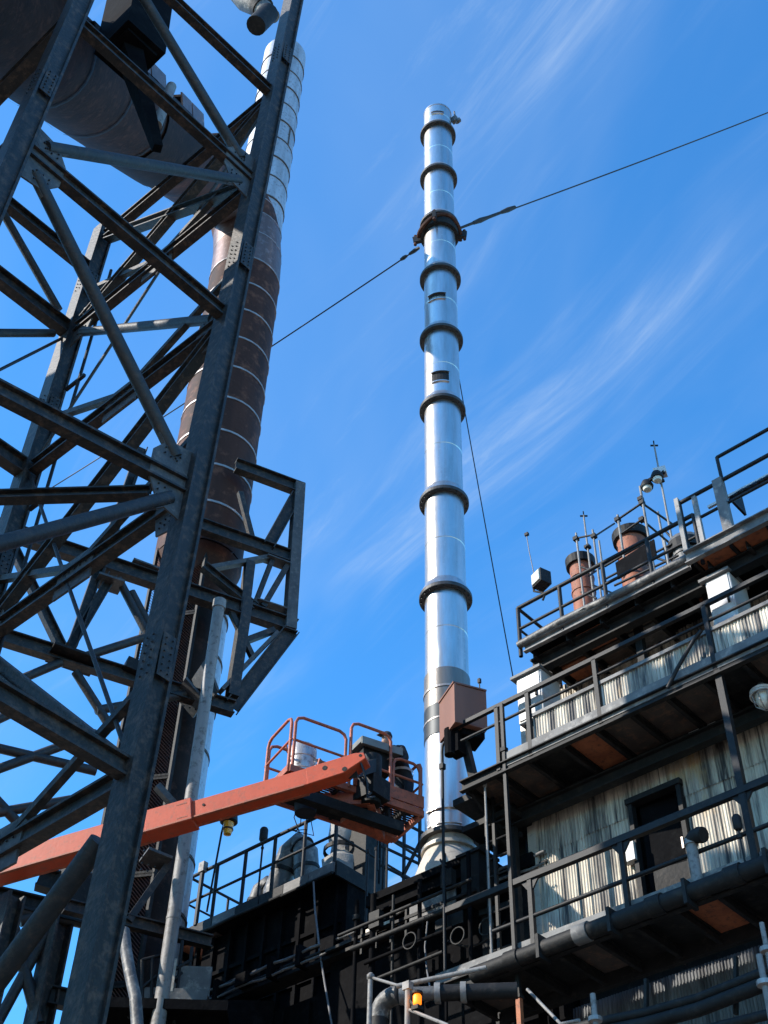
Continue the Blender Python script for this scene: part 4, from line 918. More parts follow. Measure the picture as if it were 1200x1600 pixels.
# tall rods and a dark caged ladder right of the chimney
ld = thing('access_ladder', P(790, 1390, 14.3), 'dark caged ladder and stair posts between chimney and corrugated wall', 'ladder')
ly = 14.4
for x, y0, y1 in ((757, 1520, 1205), (768, 1520, 1200)):
    a, b = vert(x, y0, y1, ly); a.z = ZD; part('stringer', RAILM, ld, lambda q: q.bar(a, b, .05, .05))
a1, b1 = vert(757, 1520, 1205, ly); a2, b2 = vert(768, 1520, 1200, ly)
zz = ZD + .3
while zz < ZM2: part('rung', RAILM, ld, lambda q: q.tube(V((a1.x, ly, zz)), V((a2.x + .25, ly, zz)), .016, None, 6)); zz += .3
for x, y, w in ((797, 14.7, .10), (812, 15.2, .14), (752, 15.0, .12)):
    a, b = vert(x, 1500, 1200, y); a.z = ZD; b.z = ZM2 - .1; part('frame_post', SOOT, ld, lambda q: q.bar(a, b, w, w))
part('landing', SOOT, ld, lambda q: q.box(P(790, 1300, 14.9), 1.0, 1.0, .10)); part('landing', SOOT, ld, lambda q: q.box(P(775, 1255, 14.9), 1.1, .9, .12))
for y in (1262, 1290, 1318, 1420): part('cross_bar', SOOT, ld, lambda q: q.bar(P(750, y + 8, 14.8), P(815, y - 14, 14.8), .06, .09))
part('cage_panel', BLACK, ld, lambda q: q.box(P(795, 1278, 15.3), .75, .5, .9))
rod = thing('steel_rod', P(783, 1395, YO), 'pale thin vertical rod hanging between the two walkways near the chimney', 'rod')
a, b = vert(757, 1400, 1208, YO + .05); a.z = ZD; b.z = ZM2 - .1
part('rod', GREYP, rod, lambda q: q.tube(a, b, .018, None, 8)); part('end_nut', GREYP, rod, lambda q: q.tube(b, b - UW * .12, .034, None, 8))
rod = thing('steel_rod', P(783, 1395, YO), 'dark vertical post running from lower to upper walkway beside the rust brown box', 'rod')
a, b = vert(784, 1380, 1100, YO - .03); a.z = ZD - .1; b.z = ZM2 + 1.1
part('post', RAILM, rod, lambda q: q.bar(a, b, .055, .055)); part('clamp', SOOT, rod, lambda q: q.box(lerp(a, b, .8), .09, .09, .07))

# rust brown box by the collar
ba = R(70) - AZ; bd = V((math.sin(ba), math.cos(ba), 0)); bn = V((bd.y, -bd.x, 0))
bc = at(723, 1115, D=17.9)
bx = thing('brown_box', bc - UW * .5, 'plain rust brown sheet box hung beside the chimney collar', 'box')
def ob(c, su, sv, sz): return lambda q: q.box(c, su, sv, sz, math.atan2(bd.y, bd.x))
part('box_shell', BROWN, bx, ob(bc + bd * .02 - UW * .05, .58, .60, .78), None, .008)
part('box_flange', BROWN, bx, ob(bc - bd * .27 - UW * .05, .04, .64, .82)); part('box_lid', BROWN, bx, ob(bc + UW * .355, .62, .64, .03))
part('hinge_strip', ORANGER, bx, ob(bc + bd * .29 - bn * .0, .03, .10, .40)); part('bottom_tray', BLACK, bx, ob(bc - UW * .50 + bd * .1, .40, .4, .12))
part('bracket', SOOT, bx, lambda q: q.bar(bc - UW * .45, V((bc.x + .1, bc.y + .2, ZM2)), .12, .12))
part('valve_body', BLACK, bx, lambda q: (q.box(bc - UW * .66 - bd * .12, .22, .22, .4), q.tube(bc - UW * .9 - bd * .25, bc - UW * .4 - bd * .25, .09, None, 10)))
lr_ = thing('marker_rod', P(749, 1110, 14.4), 'thin dark marker rod standing above the rust brown box', 'rod')
a, b = vert(749, 1105, 1064, 14.4); part('rod', RAILM, lr_, lambda q: q.tube(a - UW * .3, b, .012, None, 6)); part('tip', SOOT, lr_, lambda q: q.box(b, .05, .05, .09))

# ================================================================== coal bunker with deck and railing
BY = 15.7
bk = thing('coal_bunker', (-18, 17.5, 0), 'coal black bunker house with railed deck at the bottom centre', 'building')
bc0, bc1 = at(268, 1482, Y=BY), at(530, 1352, Y=BY)
zk = bc1.z
part('wall', BLACK, bk, lambda q: q.box(((bc0.x + bc1.x) / 2 + .35, BY + 2.35, zk / 2 - .1), bc1.x - bc0.x - .7, 4.2, zk - .2))
part('deck', BLACK, bk, lambda q: q.box(((bc0.x + bc1.x) / 2, BY + 2.1, zk - .10), bc1.x - bc0.x, 4.4, .12))
L0 = bc1.x - bc0.x; nseg = 7
for i in range(nseg):
    xa = bc0.x + L0 * i / nseg; xb = bc0.x + L0 * (i + 1) / nseg
    part('deck_fascia', [FASC, SOOT, FASC, SOOT, SOOT, FASC, FASC][i], bk, lambda q: q.box(((xa + xb) / 2, BY - .12 - .004 * (i % 2), zk - .08), xb - xa - .02, .04, .20))
    part('fascia_pipe', SOOT, bk, lambda q: q.tube((xa, BY - .17, zk - .22 - .01 * (i % 3)), (xb, BY - .17, zk - .22 - .01 * (i % 2)), .03, None, 8))
part('end_fascia', SOOT, bk, lambda q: q.box((bc1.x + .02, BY + 2.1, zk - .10), .05, 4.4, .30))
for i in range(2): part('soffit_plate', RUSTLIT if i == 0 else DIRTPL, bk, lambda q: q.box((bc0.x + .3 + i * .65, BY + .5, zk - .18), .55, .8, .03))
part('soffit_beam', SOOT, bk, lambda q: q.ibeam((bc0.x + .02, BY - .05, zk - .28), (bc0.x + .02, BY + 4.2, zk - .28), .2, .22))
# roofless lower annexe below, its cable ledge
an = thing('bunker_annexe', (-15, 16, 0), 'black soot caked lower block with a cable ledge along the bottom', 'building')
za = at(500, 1497, Y=15.2).z
xe0, xe1 = at(225, 1600, Y=15.2).x - 1.5, BX + .3
part('wall', BLACK, an, lambda q: q.box(((xe0 + xe1) / 2, 15.2 + 1.6, za / 2 - .3), xe1 - xe0, 3.0, za - .6))
part('ledge', SOOT, an, lambda q: q.box(((xe0 + xe1) / 2, 15.2, za - .16), xe1 - xe0, .35, .06))
lg = thing('cable_tray', ((xe0 + xe1) / 2, 15, za), 'bundle of sooty conduits running along the ledge of the black block', 'conduit')
for j, (dz, dy, r) in enumerate(((-.06, -.05, .035), (.05, -.12, .028), (.12, -.02, .03), (-.14, -.14, .024), (.02, .05, .04))):
    seg = 6; pts = [V((lerp(xe0, xe1, i / 40), 15.05 + dy, za + dz + random.uniform(-.025, .025))) for i in range(41)]
    part('conduit', [SOOT, FASC, SOOT, FASC, SOOT][j], lg, lambda q: q.path(pts, r, 7), 60)
for i in range(16):
    x = lerp(xe0, xe1, (i + .5) / 16); part('clip', BLACK, lg, lambda q: q.box((x, 14.98, za - .01), .10 if i % 3 else .32, .26, .38 if i % 3 else .22))
hs_ = at(604, 1440, Y=14.9)
part('light_tray', CREAM, lg, lambda q: q.bar(at(575, 1458, Y=14.85), at(618, 1440, Y=14.85), .12, .07))
br2 = thing('bunker_railing', (bc0.x, BY, zk), 'dark handrail along the deck of the coal bunker', 'railing')
ra_ = V((bc0.x + .1, BY - .08, zk)); rb_ = V((at(560, 1380, Y=BY).x, BY - .08, zk)); rb_.x = bc1.x - .05
rail_run(br2, ra_ + V((.3, 0, 0)), rb_, 1.25, 5, .038, (.52,))
rail_run(br2, ra_ + V((.3, 0, 0)), ra_ + V((.3, 2.2, 0)), 1.25, 2, .03, (.52,))
rail_run(br2, rb_, rb_ + V((0, 3.8, 0)), 1.25, 3, .03, (.52,))
part('gate_box', GREYP, br2, lambda q: q.box(ra_ + V((.75, -.06, 1.3)), .16, .12, .22)); part('gate_post', RAILM, br2, lambda q: q.bar(ra_ + V((.75, -.06, 0)), ra_ + V((.75, -.06, 1.2)), .07, .07))
# deck machinery: hooded domes and a wrapped post
def dome(px, pyb, pyt, r, label, tilt):
    p = at(px, pyb, Y=BY + 1.3); b0 = V((p.x, BY + 1.3, zk)); ztp = at(px, pyt, Y=BY + 1.3).z; h = ztp - zk
    t = thing('hooded_vent', b0, label, 'vent', 'hooded vents on the bunker deck')
    pts = [b0 + V((-tilt, -.1, 0)), b0 + V((-tilt * .85, -.08, h * .45)), b0 + V((-tilt * .35, -.03, h * .8)), b0 + V((0, 0, h * .86)), b0 + V((tilt * .35, .05, h * .75)), b0 + V((tilt * .5, .1, h * .4)), b0 + V((tilt * .5, .1, 0))]
    part('hood', DOMEM, t, lambda q: q.path(pts, [r, r, r * .95, r * .9, r, r, r], 20), 50)
    for i in (1, 3, 4): part('seam_band', SOOT, t, lambda q: q.path([lerp(pts[i], pts[i + 1], .45), lerp(pts[i], pts[i + 1], .55)], r * 1.06, 20), 50)
    part('base_box', SOOT, t, lambda q: q.box(b0 + V((0, .1, .12)), tilt * 2.2 + r, .9, .24)); return t
dome(462, 1372, 1300, .27, 'hooded grey vent with a rounded back on the bunker deck behind the railing', .55)
dome(415, 1400, 1368, .20, 'smaller dark hooded vent at the left on the bunker deck', .35)
wp_ = P(535, 1345, BY + 1.0)
tw = thing('wrapped_post', (wp_.x, BY + 1.0, zk), 'stubby post wrapped in crumpled grey sheeting under the orange basket', 'post')
b = MB(); n = 18
prof = []
ztw = at(535, 1272, Y=BY + 1.0).z
for j in range(13):
    z = lerp(zk, ztw, j / 12)
    for k in range(n):
        a = 2 * math.pi * k / n; r = (.42 if j < 6 else .33) + .07 * mnoise.noise(V((math.cos(a) * 2.2, math.sin(a) * 2.2, z * 3.0))) - (.08 if j in (6, 7) else 0)
        prof.append(V((wp_.x + math.cos(a) * r, BY + 1.0 + math.sin(a) * r * .9, z)))
b.add(prof, [(j * n + k, j * n + (k + 1) % n, (j + 1) * n + (k + 1) % n, (j + 1) * n + k) for j in range(12) for k in range(n)] + [tuple(12 * n + k for k in range(n))])
b.build('wrapping', TARP, tw, 35)
part('tie_band', SOOT, tw, lambda q: q.lathe((wp_.x, BY + 1.0, lerp(zk, ztw, .54)), [(.36, -.04), (.40, -.04), (.40, .05), (.36, .05)], 18, False))
part('post_top', SOOT, tw, lambda q: q.box((wp_.x + .5, BY + 1.2, zk + .8), .45, .6, 1.9))
# amber lamp on a leaning arm
al = at(357, 1288, Y=BY - .4); am = at(323, 1425, Y=BY - .1)
lp_ = thing('amber_lamp', am, 'unlit amber warning lamp on a slanted arm above the bunker deck', 'lamp')
part('arm', RAILM, lp_, lambda q: q.path([am, lerp(am, al, .92) + V((-.16, 0, .03)), al + V((-.12, 0, .20)), al + V((0, 0, .2))], .022, 8), 60)
part('hood', SOOT, lp_, lambda q: q.lathe(al, [(.17, .03), (.19, .05), (.17, .22), (.06, .25)], 14), 40)
part('lens', AMBERD, lp_, lambda q: q.lathe(al, [(.02, -.26), (.08, -.24), (.10, -.16), (.11, .0), (.12, .04)], 14), 40)
part('lens_ring', SOOT, lp_, lambda q: q.lathe(al, [(.09, -.14), (.115, -.14), (.115, -.11), (.09, -.11)], 14, False))
# dangling cables
wire('loose_cable', [at(490, 1378, Y=BY - .2), at(492, 1420, Y=BY - .25), at(500, 1490, Y=15.0), at(508, 1540, Y=14.9), at(520, 1610, Y=14.8)], .018, 'pale loose cable hanging down the black bunker face', CABLEG)
wire('loose_cable', [at(668, 1440, Y=14.4), at(664, 1480, Y=14.4), at(667, 1515, Y=14.3), at(672, 1545, Y=13.6)], .014, 'short loose cable drooping below the chimney platform', CABLEG)
# conduits standing on the right flank of the bunker
for i, (x, y0, y1) in enumerate(((575, 1460, 1330), (588, 1450, 1325), (606, 1440, 1280))):
    a, b = vert(x, y0, y1, 15.6)
    t = thing('riser_conduit', a, ['leftmost', 'middle', 'rightmost'][i] + ' of three thin conduits standing between bunker and chimney', 'conduit', 'thin conduits beside the chimney')
    part('conduit', RAILM, t, lambda q: q.tube(a, b, .022, None, 8), 40); part('end_cap', SOOT, t, lambda q: q.tube(b - UW * .05, b + UW * .03, .034, None, 8))

# ================================================================== bottom centre: elbow pipe, railing and lit beacon
ey = 12.3
ep = thing('elbow_pipe', P(592, 1600, ey), 'lagged grey pipe bending over behind the pale railing at the bottom centre', 'pipe')
e0 = P(592, 1590, ey); rr_ = .125
part('vertical_leg', SOOT, ep, lambda q: q.tube((e0.x, ey, 0), (e0.x, ey, e0.z - .02), rr_, None, 18), 40)
part('elbow', DOMEM, ep, lambda q: q.path(spline(V((e0.x, ey, e0.z - .02)), V((e0.x, ey, e0.z + .26)), V((e0.x + .34, ey + .02, e0.z + .22)), 7), rr_, 18), 40)
eh = V((e0.x + .34, ey + .02, e0.z + .22)); ef = V((e0.x + 1.6, ey + .9, e0.z + .22))
part('horizontal_leg', DOMEM, ep, lambda q: q.tube(eh, lerp(eh, ef, .35), .09, None, 16), 40); part('horizontal_leg', SOOT, ep, lambda q: q.tube(lerp(eh, ef, .35), ef, .105, None, 16), 40)
for k in (.0, .3, .52): part('pipe_flange', GREYP, ep, lambda q: q.tube(lerp(eh, ef, k), lerp(eh, ef, k + .05), .135, None, 16), 40)
pr_ = thing('pipe_railing', P(578, 1600, ey - .3), 'pale galvanised railing round the elbow pipe at the bottom centre', 'railing')
yr = ey - .3
a, b = vert(579, 1600, 1527, yr); a.z = 0; part('post', GREYP, pr_, lambda q: q.tube(a, b, .034, None, 10), 40)
part('ball_fitting', GREYP, pr_, lambda q: q.lathe(b, [(.02, -.05), (.05, -.02), (.05, .03), (.02, .06)], 12), 50)
c2 = P(637, 1541, yr); part('post', GREYP, pr_, lambda q: q.tube((c2.x, yr, 0), c2, .036, None, 10), 40)
part('tee_fitting', GREYP, pr_, lambda q: q.box(c2, .11, .09, .10))
part('top_rail', GREYP, pr_, lambda q: q.tube(b, P(622, 1540, yr), .02, None, 8), 40); part('top_rail', GREYP, pr_, lambda q: q.tube(P(620, 1541, yr), P(760, 1512, yr + .5), .032, None, 10), 40)
part('mid_rail', GREYP, pr_, lambda q: q.tube(P(640, 1578, yr), P(700, 1602, yr), .022, None, 8), 40)
bo = P(652, 1562, yr + .02); be = thing('lit_beacon', bo, 'small lit amber beacon glowing beside the pale railing post at the bottom', 'beacon')
part('lens', GLOW, be, lambda q: q.lathe(bo, [(.045, -.07), (.055, -.05), (.055, .045), (.042, .065)], 14), 40)
part('cap', SOOT, be, lambda q: q.lathe(bo, [(.05, .07), (.075, .07), (.07, .10), (.03, .12)], 14)); part('base', SOOT, be, lambda q: q.box(bo - UW * .11, .11, .11, .05))
part('bracket', SOOT, be, lambda q: q.bar(bo - UW * .11, c2 - UW * .16, .03, .03))
gl = bpy.data.lights.new('beacon_light', 'POINT'); gl.energy = 1.2; gl.color = (1, .45, .08); gl.shadow_soft_size = .06
glo = bpy.data.objects.new('beacon_light', gl); COL.objects.link(glo); glo.location = V((0, -.16, .0)); glo.parent = be

# small structures low behind the grey pole: stair landing with light posts
ls = thing('stair_landing', at(290, 1540, D=20.5), 'cluttered stair landing with thin rails behind the grey pole at the bottom', 'stair')
def q5(px, py): return at(px, py, D=20.5)
for a, b, r in (((222, 1500), (222, 1600), .03), ((238, 1495), (236, 1600), .03), ((222, 1500), (262, 1490), .03), ((182, 1575), (245, 1525), .03), ((200, 1590), (285, 1520), .03), ((262, 1480), (258, 1600), .04), ((285, 1470), (272, 1600), .03), ((300, 1480), (290, 1560), .03), ((245, 1530), (300, 1500), .035)):
    part('rail', RAILM, ls, lambda q: q.tube(q5(*a), q5(*b), r, None, 8), 50)
part('plate', FASC, ls, lambda q: q.box(q5(265, 1560), 1.2, .1, .30, R(43))); part('plate', FASC, ls, lambda q: q.box(q5(305, 1535), .5, .1, .5, R(43)))
part('plate', CREAM, ls, lambda q: q.box(q5(268, 1525), .12, .1, .55, R(43)))
part('platform', BLACK, ls, lambda q: q.box(q5(250, 1585), 2.2, .8, .16, R(43)))
part('backing', BLACK, ls, lambda q: q.box(at(285, 1590, D=23.5) - UW * 4.6, 3.4, 1.6, 9.2, R(43)))

# ================================================================== orange boom lift
tipP = at(566, 1196, D=16.6); leftP = at(0, 1359, D=19.2)
bdir = (tipP - leftP).normalized()
base = leftP - bdir * ((leftP.z - 2.4) / bdir.z)
lift = thing('boom_lift', (base.x, base.y, 0), 'orange boom lift reaching its basket up to the chimney', 'boom lift')
bside = bdir.cross(UW).normalized(); bup = bside.cross(bdir).normalized()
sl = lerp(leftP, tipP, (at(312, 1275, D=17.8) - leftP).length / (tipP - leftP).length)
def boom_box(a, b, w, h, name, m=ORANGE):
    return part(name, m, lift, lambda q: q.prism(a, b, [(-w / 2, -h / 2), (w / 2, -h / 2), (w / 2, h / 2), (-w / 2, h / 2)], bup), None, .012)
boom_box(lerp(leftP, tipP, -.9), sl, .31, .37, 'boom_sleeve')
boom_box(sl - bdir * 1.0, tipP - bdir * .8, .25, .30, 'boom')
part('boom_sleeve_band', ORANGE, lift, lambda q: q.prism(sl - bdir * .75, sl, [(-.165, -.197), (.165, -.197), (.165, .197), (-.165, .197)], bup), None, .01)
part('boom_head', ORANGE, lift, lambda q: q.add([p + bside * s for s in (-.13, .13) for p in (tipP - bdir * .85 + bup * .152, tipP - bdir * .06 + bup * .17, tipP + bdir * .08 + bup * .13, tipP + bdir * .10 + bup * .02, tipP - bdir * .28 - bup * .13, tipP - bdir * .85 - bup * .152)], [(0, 1, 2, 3, 4, 5), (11, 10, 9, 8, 7, 6)] + [(i, (i + 1) % 6, 6 + (i + 1) % 6, 6 + i) for i in range(6)]), None, .01)
for s in (-1, 1):
    part('flange_strip', ORANGER, lift, lambda q: q.bar(lerp(leftP, tipP, -.9) - bup * .175 + bside * s * .14, sl - bup * .175 + bside * s * .14, .06, .025, bup))
    part('flange_strip', ORANGER, lift, lambda q: q.bar(sl - bup * .145 + bside * s * .115, tipP - bdir * .9 - bup * .145 + bside * s * .115, .05, .025, bup))
for k, (u, v, r) in enumerate(((-.55, .05, .04), (-.25, -.07, .04), (.02, .09, .025), (-2.5, .02, .022))):
    p = tipP + bdir * u + bup * v; part('pin', SOOT, lift, lambda q: q.tube(p - bside * .135, p + bside * .135, r, None, 12), 40)
b = MB()
for k in range(6):
    for s in (-.12, .12):
        p = sl - bdir * (.08 + .03 * k) + bup * s - bside * .0
        for e in (-1, 1): b.tube(p + bside * .15 * e, p + bside * .168 * e, .014, None, 6)
tag(b.build('bolt_heads', ORANGER, lift), kind='stuff')
chs = base - V((0, 0, 2.4))
part('mast_block', ORANGE, lift, lambda q: q.box(base - bdir * .1 - UW * .4, .9, 1.2, 1.5, math.atan2(bdir.y, bdir.x)), None, .03)
part('lower_boom', ORANGE, lift, lambda q: q.prism(base, lerp(leftP, tipP, -.88), [(-.24, -.32), (.24, -.32), (.24, .32), (-.24, .32)], bup), None, .012)
part('chassis', SOOT, lift, lambda q: q.box(chs + UW * .95, 3.8, 2.3, .6, math.atan2(bdir.y, bdir.x)), None, .05)
part('counterweight', ORANGE, lift, lambda q: q.box(chs + UW * 1.6 - V((bdir.x, bdir.y, 0)).normalized() * 1.2, 1.4, 2.2, .8, math.atan2(bdir.y, bdir.x)), None, .08)
fd = V((bdir.x, bdir.y, 0)).normalized(); sdv = V((fd.y, -fd.x, 0))
for i in (-1, 1):
    for j in (-1, 1):
        c = chs + fd * 1.3 * i + sdv * 1.1 * j + UW * .55
        w = part('wheel', CABLE, lift, lambda q: q.tube(c - sdv * .18, c + sdv * .18, .55, None, 20), 40)
        part('hub', ORANGER, w, lambda q: q.tube(c - sdv * .2, c + sdv * .2, .22, None, 14), 40)
# basket: deck lines run down to the right; its long side faces the viewer
zf = at(452, 1200, D=17.4).z
k0 = at(452, 1200, Z=zf); k1 = at(660, 1271, Z=zf)
lx = (k1 - k0); LL = lx.length; ex = lx.normalized(); eyv = V((-ex.y, ex.x, 0))
if eyv.dot(FW) < 0: eyv = -eyv
WD = .95
def bk_(u, v, z): return k0 + ex * (u * LL) + eyv * (v * WD) + UW * z
basket = part('basket', ORANGER, lift, lambda q: (q.bar(bk_(0, 0, 0), bk_(1, 0, 0), .07, .12), q.bar(bk_(0, 1, 0), bk_(1, 1, 0), .07, .12), q.bar(bk_(0, 0, 0), bk_(0, 1, 0), .07, .12), q.bar(bk_(1, 0, 0), bk_(1, 1, 0), .07, .12)))
for i in range(1, 8): part('floor_joist', SOOT, basket, lambda q: q.bar(bk_(i / 8, 0, -.02), bk_(i / 8, 1, -.02), .05, .06))
tag(part('floor_grating', SOOT, basket, lambda q: [q.bar(bk_(0, (j + .5) / 16, .02), bk_(1, (j + .5) / 16, .02), .022, .02) for j in range(16)]), kind='stuff')
part('kick_plate', ORANGER, basket, lambda q: q.bar(bk_(.46, -.04, .18), bk_(1.0, -.04, .18), .03, .22)); part('kick_plate', ORANGER, basket, lambda q: q.bar(bk_(.12, 1.02, .1), bk_(.9, 1.02, .1), .03, .16))
part('kick_plate', ORANGER, basket, lambda q: q.bar(bk_(.22, .1, .35), bk_(.42, .3, .22), .03, .2))
HT = 1.03
def loop(u0, v0, u1, v1, h=HT):
    a0, a1, b0, b1 = bk_(u0, v0, 0), bk_(u0, v0, h), bk_(u1, v1, 0), bk_(u1, v1, h); d = (b1 - a1).normalized() * .13
    part('guard_hoop', ORANGER, basket, lambda q: q.path([a0, a1 - UW * .13, a1 - UW * .04 + d * .3, a1 + d, b1 - d, b1 - UW * .04 - d * .3, b1 - UW * .13, b0], .027, 8), 60)
loop(.02, 0, .40, 0); loop(.43, -.03, .74, -.03, 1.28); loop(.77, 0, .98, 0, .9); loop(.02, 1, .50, 1); loop(.54, 1, .98, 1); loop(.0, .05, .0, .95); loop(1.0, .05, 1.0, .95)
for a, b in (((.02, 0), (.42, 0)), ((.62, 0), (.98, 0)), ((0, 0), (0, 1)), ((.02, 1), (.98, 1)), ((1, 0), (1, 1))): part('mid_rail', ORANGER, basket, lambda q: q.tube(bk_(*a, .56), bk_(*b, .56), .022, None, 8), 50)
part('inner_hoop', ORANGER, basket, lambda q: q.path([bk_(.14, 1.0, 1.1), bk_(.15, .98, .98), bk_(.2, .98, .92), bk_(.42, .98, .92)], .02, 8), 60)
# control console under its grey canopy
part('console_canopy', GREYC, basket, lambda q: q.bar(bk_(.52, .25, 1.05), bk_(.84, .25, 1.08), .42, .10)); part('console', SOOT, basket, lambda q: q.bar(bk_(.56, .28, .80), bk_(.78, .28, .82), .32, .36))
part('console_post', GREYC, basket, lambda q: q.bar(bk_(.66, .2, .1), bk_(.66, .2, .7), .14, .14)); part('canopy_lip', GREYC, basket, lambda q: q.bar(bk_(.52, .0, 1.02), bk_(.84, .0, 1.05), .03, .14))
# rotator and jib bracket joining the boom head to the basket
pv = bk_(.58, -.12, .30); pl_ = bk_(.58, .1, -.15)
part('rotator', SOOT, lift, lambda q: (q.tube(pv - UW * .55, pv + UW * .35, .16, None, 14), q.bar(tipP - bup * .05 - bdir * .2, pv + UW * .2, .2, .2), q.box(pv - UW * .3, .45, .4, .35)), 40)
part('jib_plate', ORANGER, lift, lambda q: (q.bar(pv - UW * .45, bk_(.80, .5, -.30), .12, .26), q.bar(pv - UW * .45, bk_(.30, .5, -.10), .12, .22), q.bar(bk_(.5, .4, -.30), bk_(.9, .6, -.28), .22, .08)))
part('under_frame', SOOT, basket, lambda q: (q.bar(bk_(.0, .0, -.42), bk_(.84, .0, -.42), .16, .18), q.bar(bk_(.04, .4, -.2), bk_(.9, .4, -.2), .4, .10), q.bar(bk_(.1, .0, -.4), bk_(.1, .1, -.05), .06, .06), q.bar(bk_(.75, .0, -.4), bk_(.75, .1, -.05), .06, .06)))  # soot colour, also dark to stand for shade under the basket
b = MB()
for k in range(7): 
    s = bk_(.44 + .03 * k, -.1, .25 - .05 * k); b.path([tipP + bside * (.1 - .03 * k), tipP - UW * (.35 + .04 * k) + bdir * .1, s], .016, 6)
tag(b.build('hoses', CABLE, lift, 60), kind='stuff')
part('hose_loop', CABLE, basket, lambda q: q.path([bk_(.86, .9, 1.1), bk_(.86, .9, 1.38), bk_(.89, .9, 1.48), bk_(.95, .9, 1.46), bk_(.97, .9, 1.32), bk_(.97, .9, 1.0)], .017, 8), 60)
part('tool_bucket', NAVY, basket, lambda q: q.lathe(bk_(.22, .45, -.42), [(.17, 0), (.21, .38), (.22, .40)], 18), 40)
tag(part('loose_wires', CABLE, basket, lambda q: [q.path([bk_(.2 + .02 * i, .6, -.1), bk_(.17 + .05 * i, .6, -.45 - .07 * i), bk_(.22 - .03 * i, .6, -.7)], .009, 5) for i in range(4)]), kind='stuff')
# silver drum in a wooden-yellow tray in the basket
dc = bk_(.17, .45, .06)
dm = thing('silver_drum', dc, 'silver drum standing in the left end of the orange basket', 'drum')
part('drum_body', SILV, dm, lambda q: q.lathe(dc, [(.22, 0), (.23, .02), (.23, .66), (.21, .70)], 24), 40)
part('lid', WHITE, dm, lambda q: q.lathe(dc, [(.21, .70), (.20, .72), (.08, .77), (.02, .78)], 24), 40)
for z in (.22, .46): part('hoop', SILV, dm, lambda q: q.lathe(dc, [(.23, z - .015), (.24, z), (.23, z + .015)], 24, False))
part('yellow_tray', AMBERD, dm, lambda q: q.box(dc + UW * .03 - ex * .2, .3, .5, .10, math.atan2(ex.y, ex.x)))

# ================================================================== worker in the basket
pf = bk_(.95, .38, .03); face = (ch - pf); face.z = 0; face = -eyv.copy(); face = (face * .25 - ex * .97).normalized(); sdw = V((-face.y, face.x, 0))
def W(s, f, z): return pf + sdw * s + face * (f + max(0, z - .9) * .45) + UW * z * .84
def skinned(name, verts, edges, radii, m, parent, root=0, sub=2):
    me = bpy.data.meshes.new(name); org = origin(parent); me.from_pydata([v - org for v in verts], edges, [])
    o = bpy.data.objects.new(name, me); COL.objects.link(o); o.parent = parent; me.materials.append(m)
    md = o.modifiers.new('Skin', 'SKIN'); md.use_smooth_shade = True
    for i, r in enumerate(radii):
        me.skin_vertices[0].data[i].radius = r if isinstance(r, tuple) else (r, r); me.skin_vertices[0].data[i].use_root = (i == root)
    ss = o.modifiers.new('Subdivision', 'SUBSURF'); ss.levels = sub; ss.render_levels = sub; return o
man = thing('person', pf, 'person in dark work clothes and cap bending over controls in the orange basket', 'person')
vb = [W(0, 0, .92), W(0, .02, 1.12), W(0, .06, 1.32), W(0, .09, 1.43), W(0, .11, 1.50),
      W(.20, .07, 1.38), W(.27, .14, 1.12), W(.20, .38, 1.02), W(-.20, .07, 1.38), W(-.27, .14, 1.12), W(-.20, .38, 1.02),
      W(.10, 0, .86), W(.12, .04, .48), W(.13, -.02, .09), W(.13, .14, .05), W(-.10, 0, .86), W(-.12, .06, .48), W(-.13, 0, .09), W(-.13, .16, .05)]
eb = [(0, 1), (1, 2), (2, 3), (3, 4), (2, 5), (5, 6), (6, 7), (2, 8), (8, 9), (9, 10), (0, 11), (11, 12), (12, 13), (13, 14), (0, 15), (15, 16), (16, 17), (17, 18)]
rbv = [(.17, .13), (.165, .125), (.19, .135), (.09, .09), (.065, .065), .085, .062, .05, .085, .062, .05, .105, .075, .06, .055, .105, .075, .06, .055]
skinned('body', vb, eb, rbv, NAVY, man)
hc = W(0, .13, 1.62)
b = MB(); n = 18
prof = [(.035, -.125), (.062, -.105), (.075, -.06), (.082, 0), (.085, .05), (.075, .10), (.045, .125), (.01, .132)]
vs_ = [hc + sdw * math.cos(2 * math.pi * k / n) * r * .92 + face * (math.sin(2 * math.pi * k / n) * r * 1.12 + (.018 if z < -.05 else 0)) + UW * z for r, z in prof for k in range(n)]
b.add(vs_, [(i * n + k, i * n + (k + 1) % n, (i + 1) * n + (k + 1) % n, (i + 1) * n + k) for i in range(len(prof) - 1) for k in range(n)])
b.prism(hc + face * .088 + UW * .02, hc + face * .088 - UW * .035, [(-.006, -.006), (.006, -.006), (.006, .006), (-.006, .006)], None, [(-.016, -.016), (.016, -.016), (.014, .026), (-.014, .026)])
for s in (-1, 1): b.box(hc + sdw * .083 * s - UW * .01, .03, .03, .06)
hd_ = b.build('head', SKIN, man, 60)
for s in (-1, 1): part('eye', WHITE, hd_, lambda q: q.lathe(hc + face * .084 + sdw * .032 * s + UW * .012, [(.002, -.01), (.011, 0), (.002, .01)], 8))
part('mouth', STACKR, hd_, lambda q: q.bar(hc + face * .092 - UW * .065 - sdw * .025, hc + face * .092 - UW * .065 + sdw * .025, .01, .01))
part('cap', NAVY, man, lambda q: (q.lathe(hc + UW * .045, [(.094, 0), (.096, .03), (.075, .085), (.02, .105)], 18), q.bar(hc + face * .08 + UW * .05, hc + face * .18 + UW * .04, .14, .012)), 50)
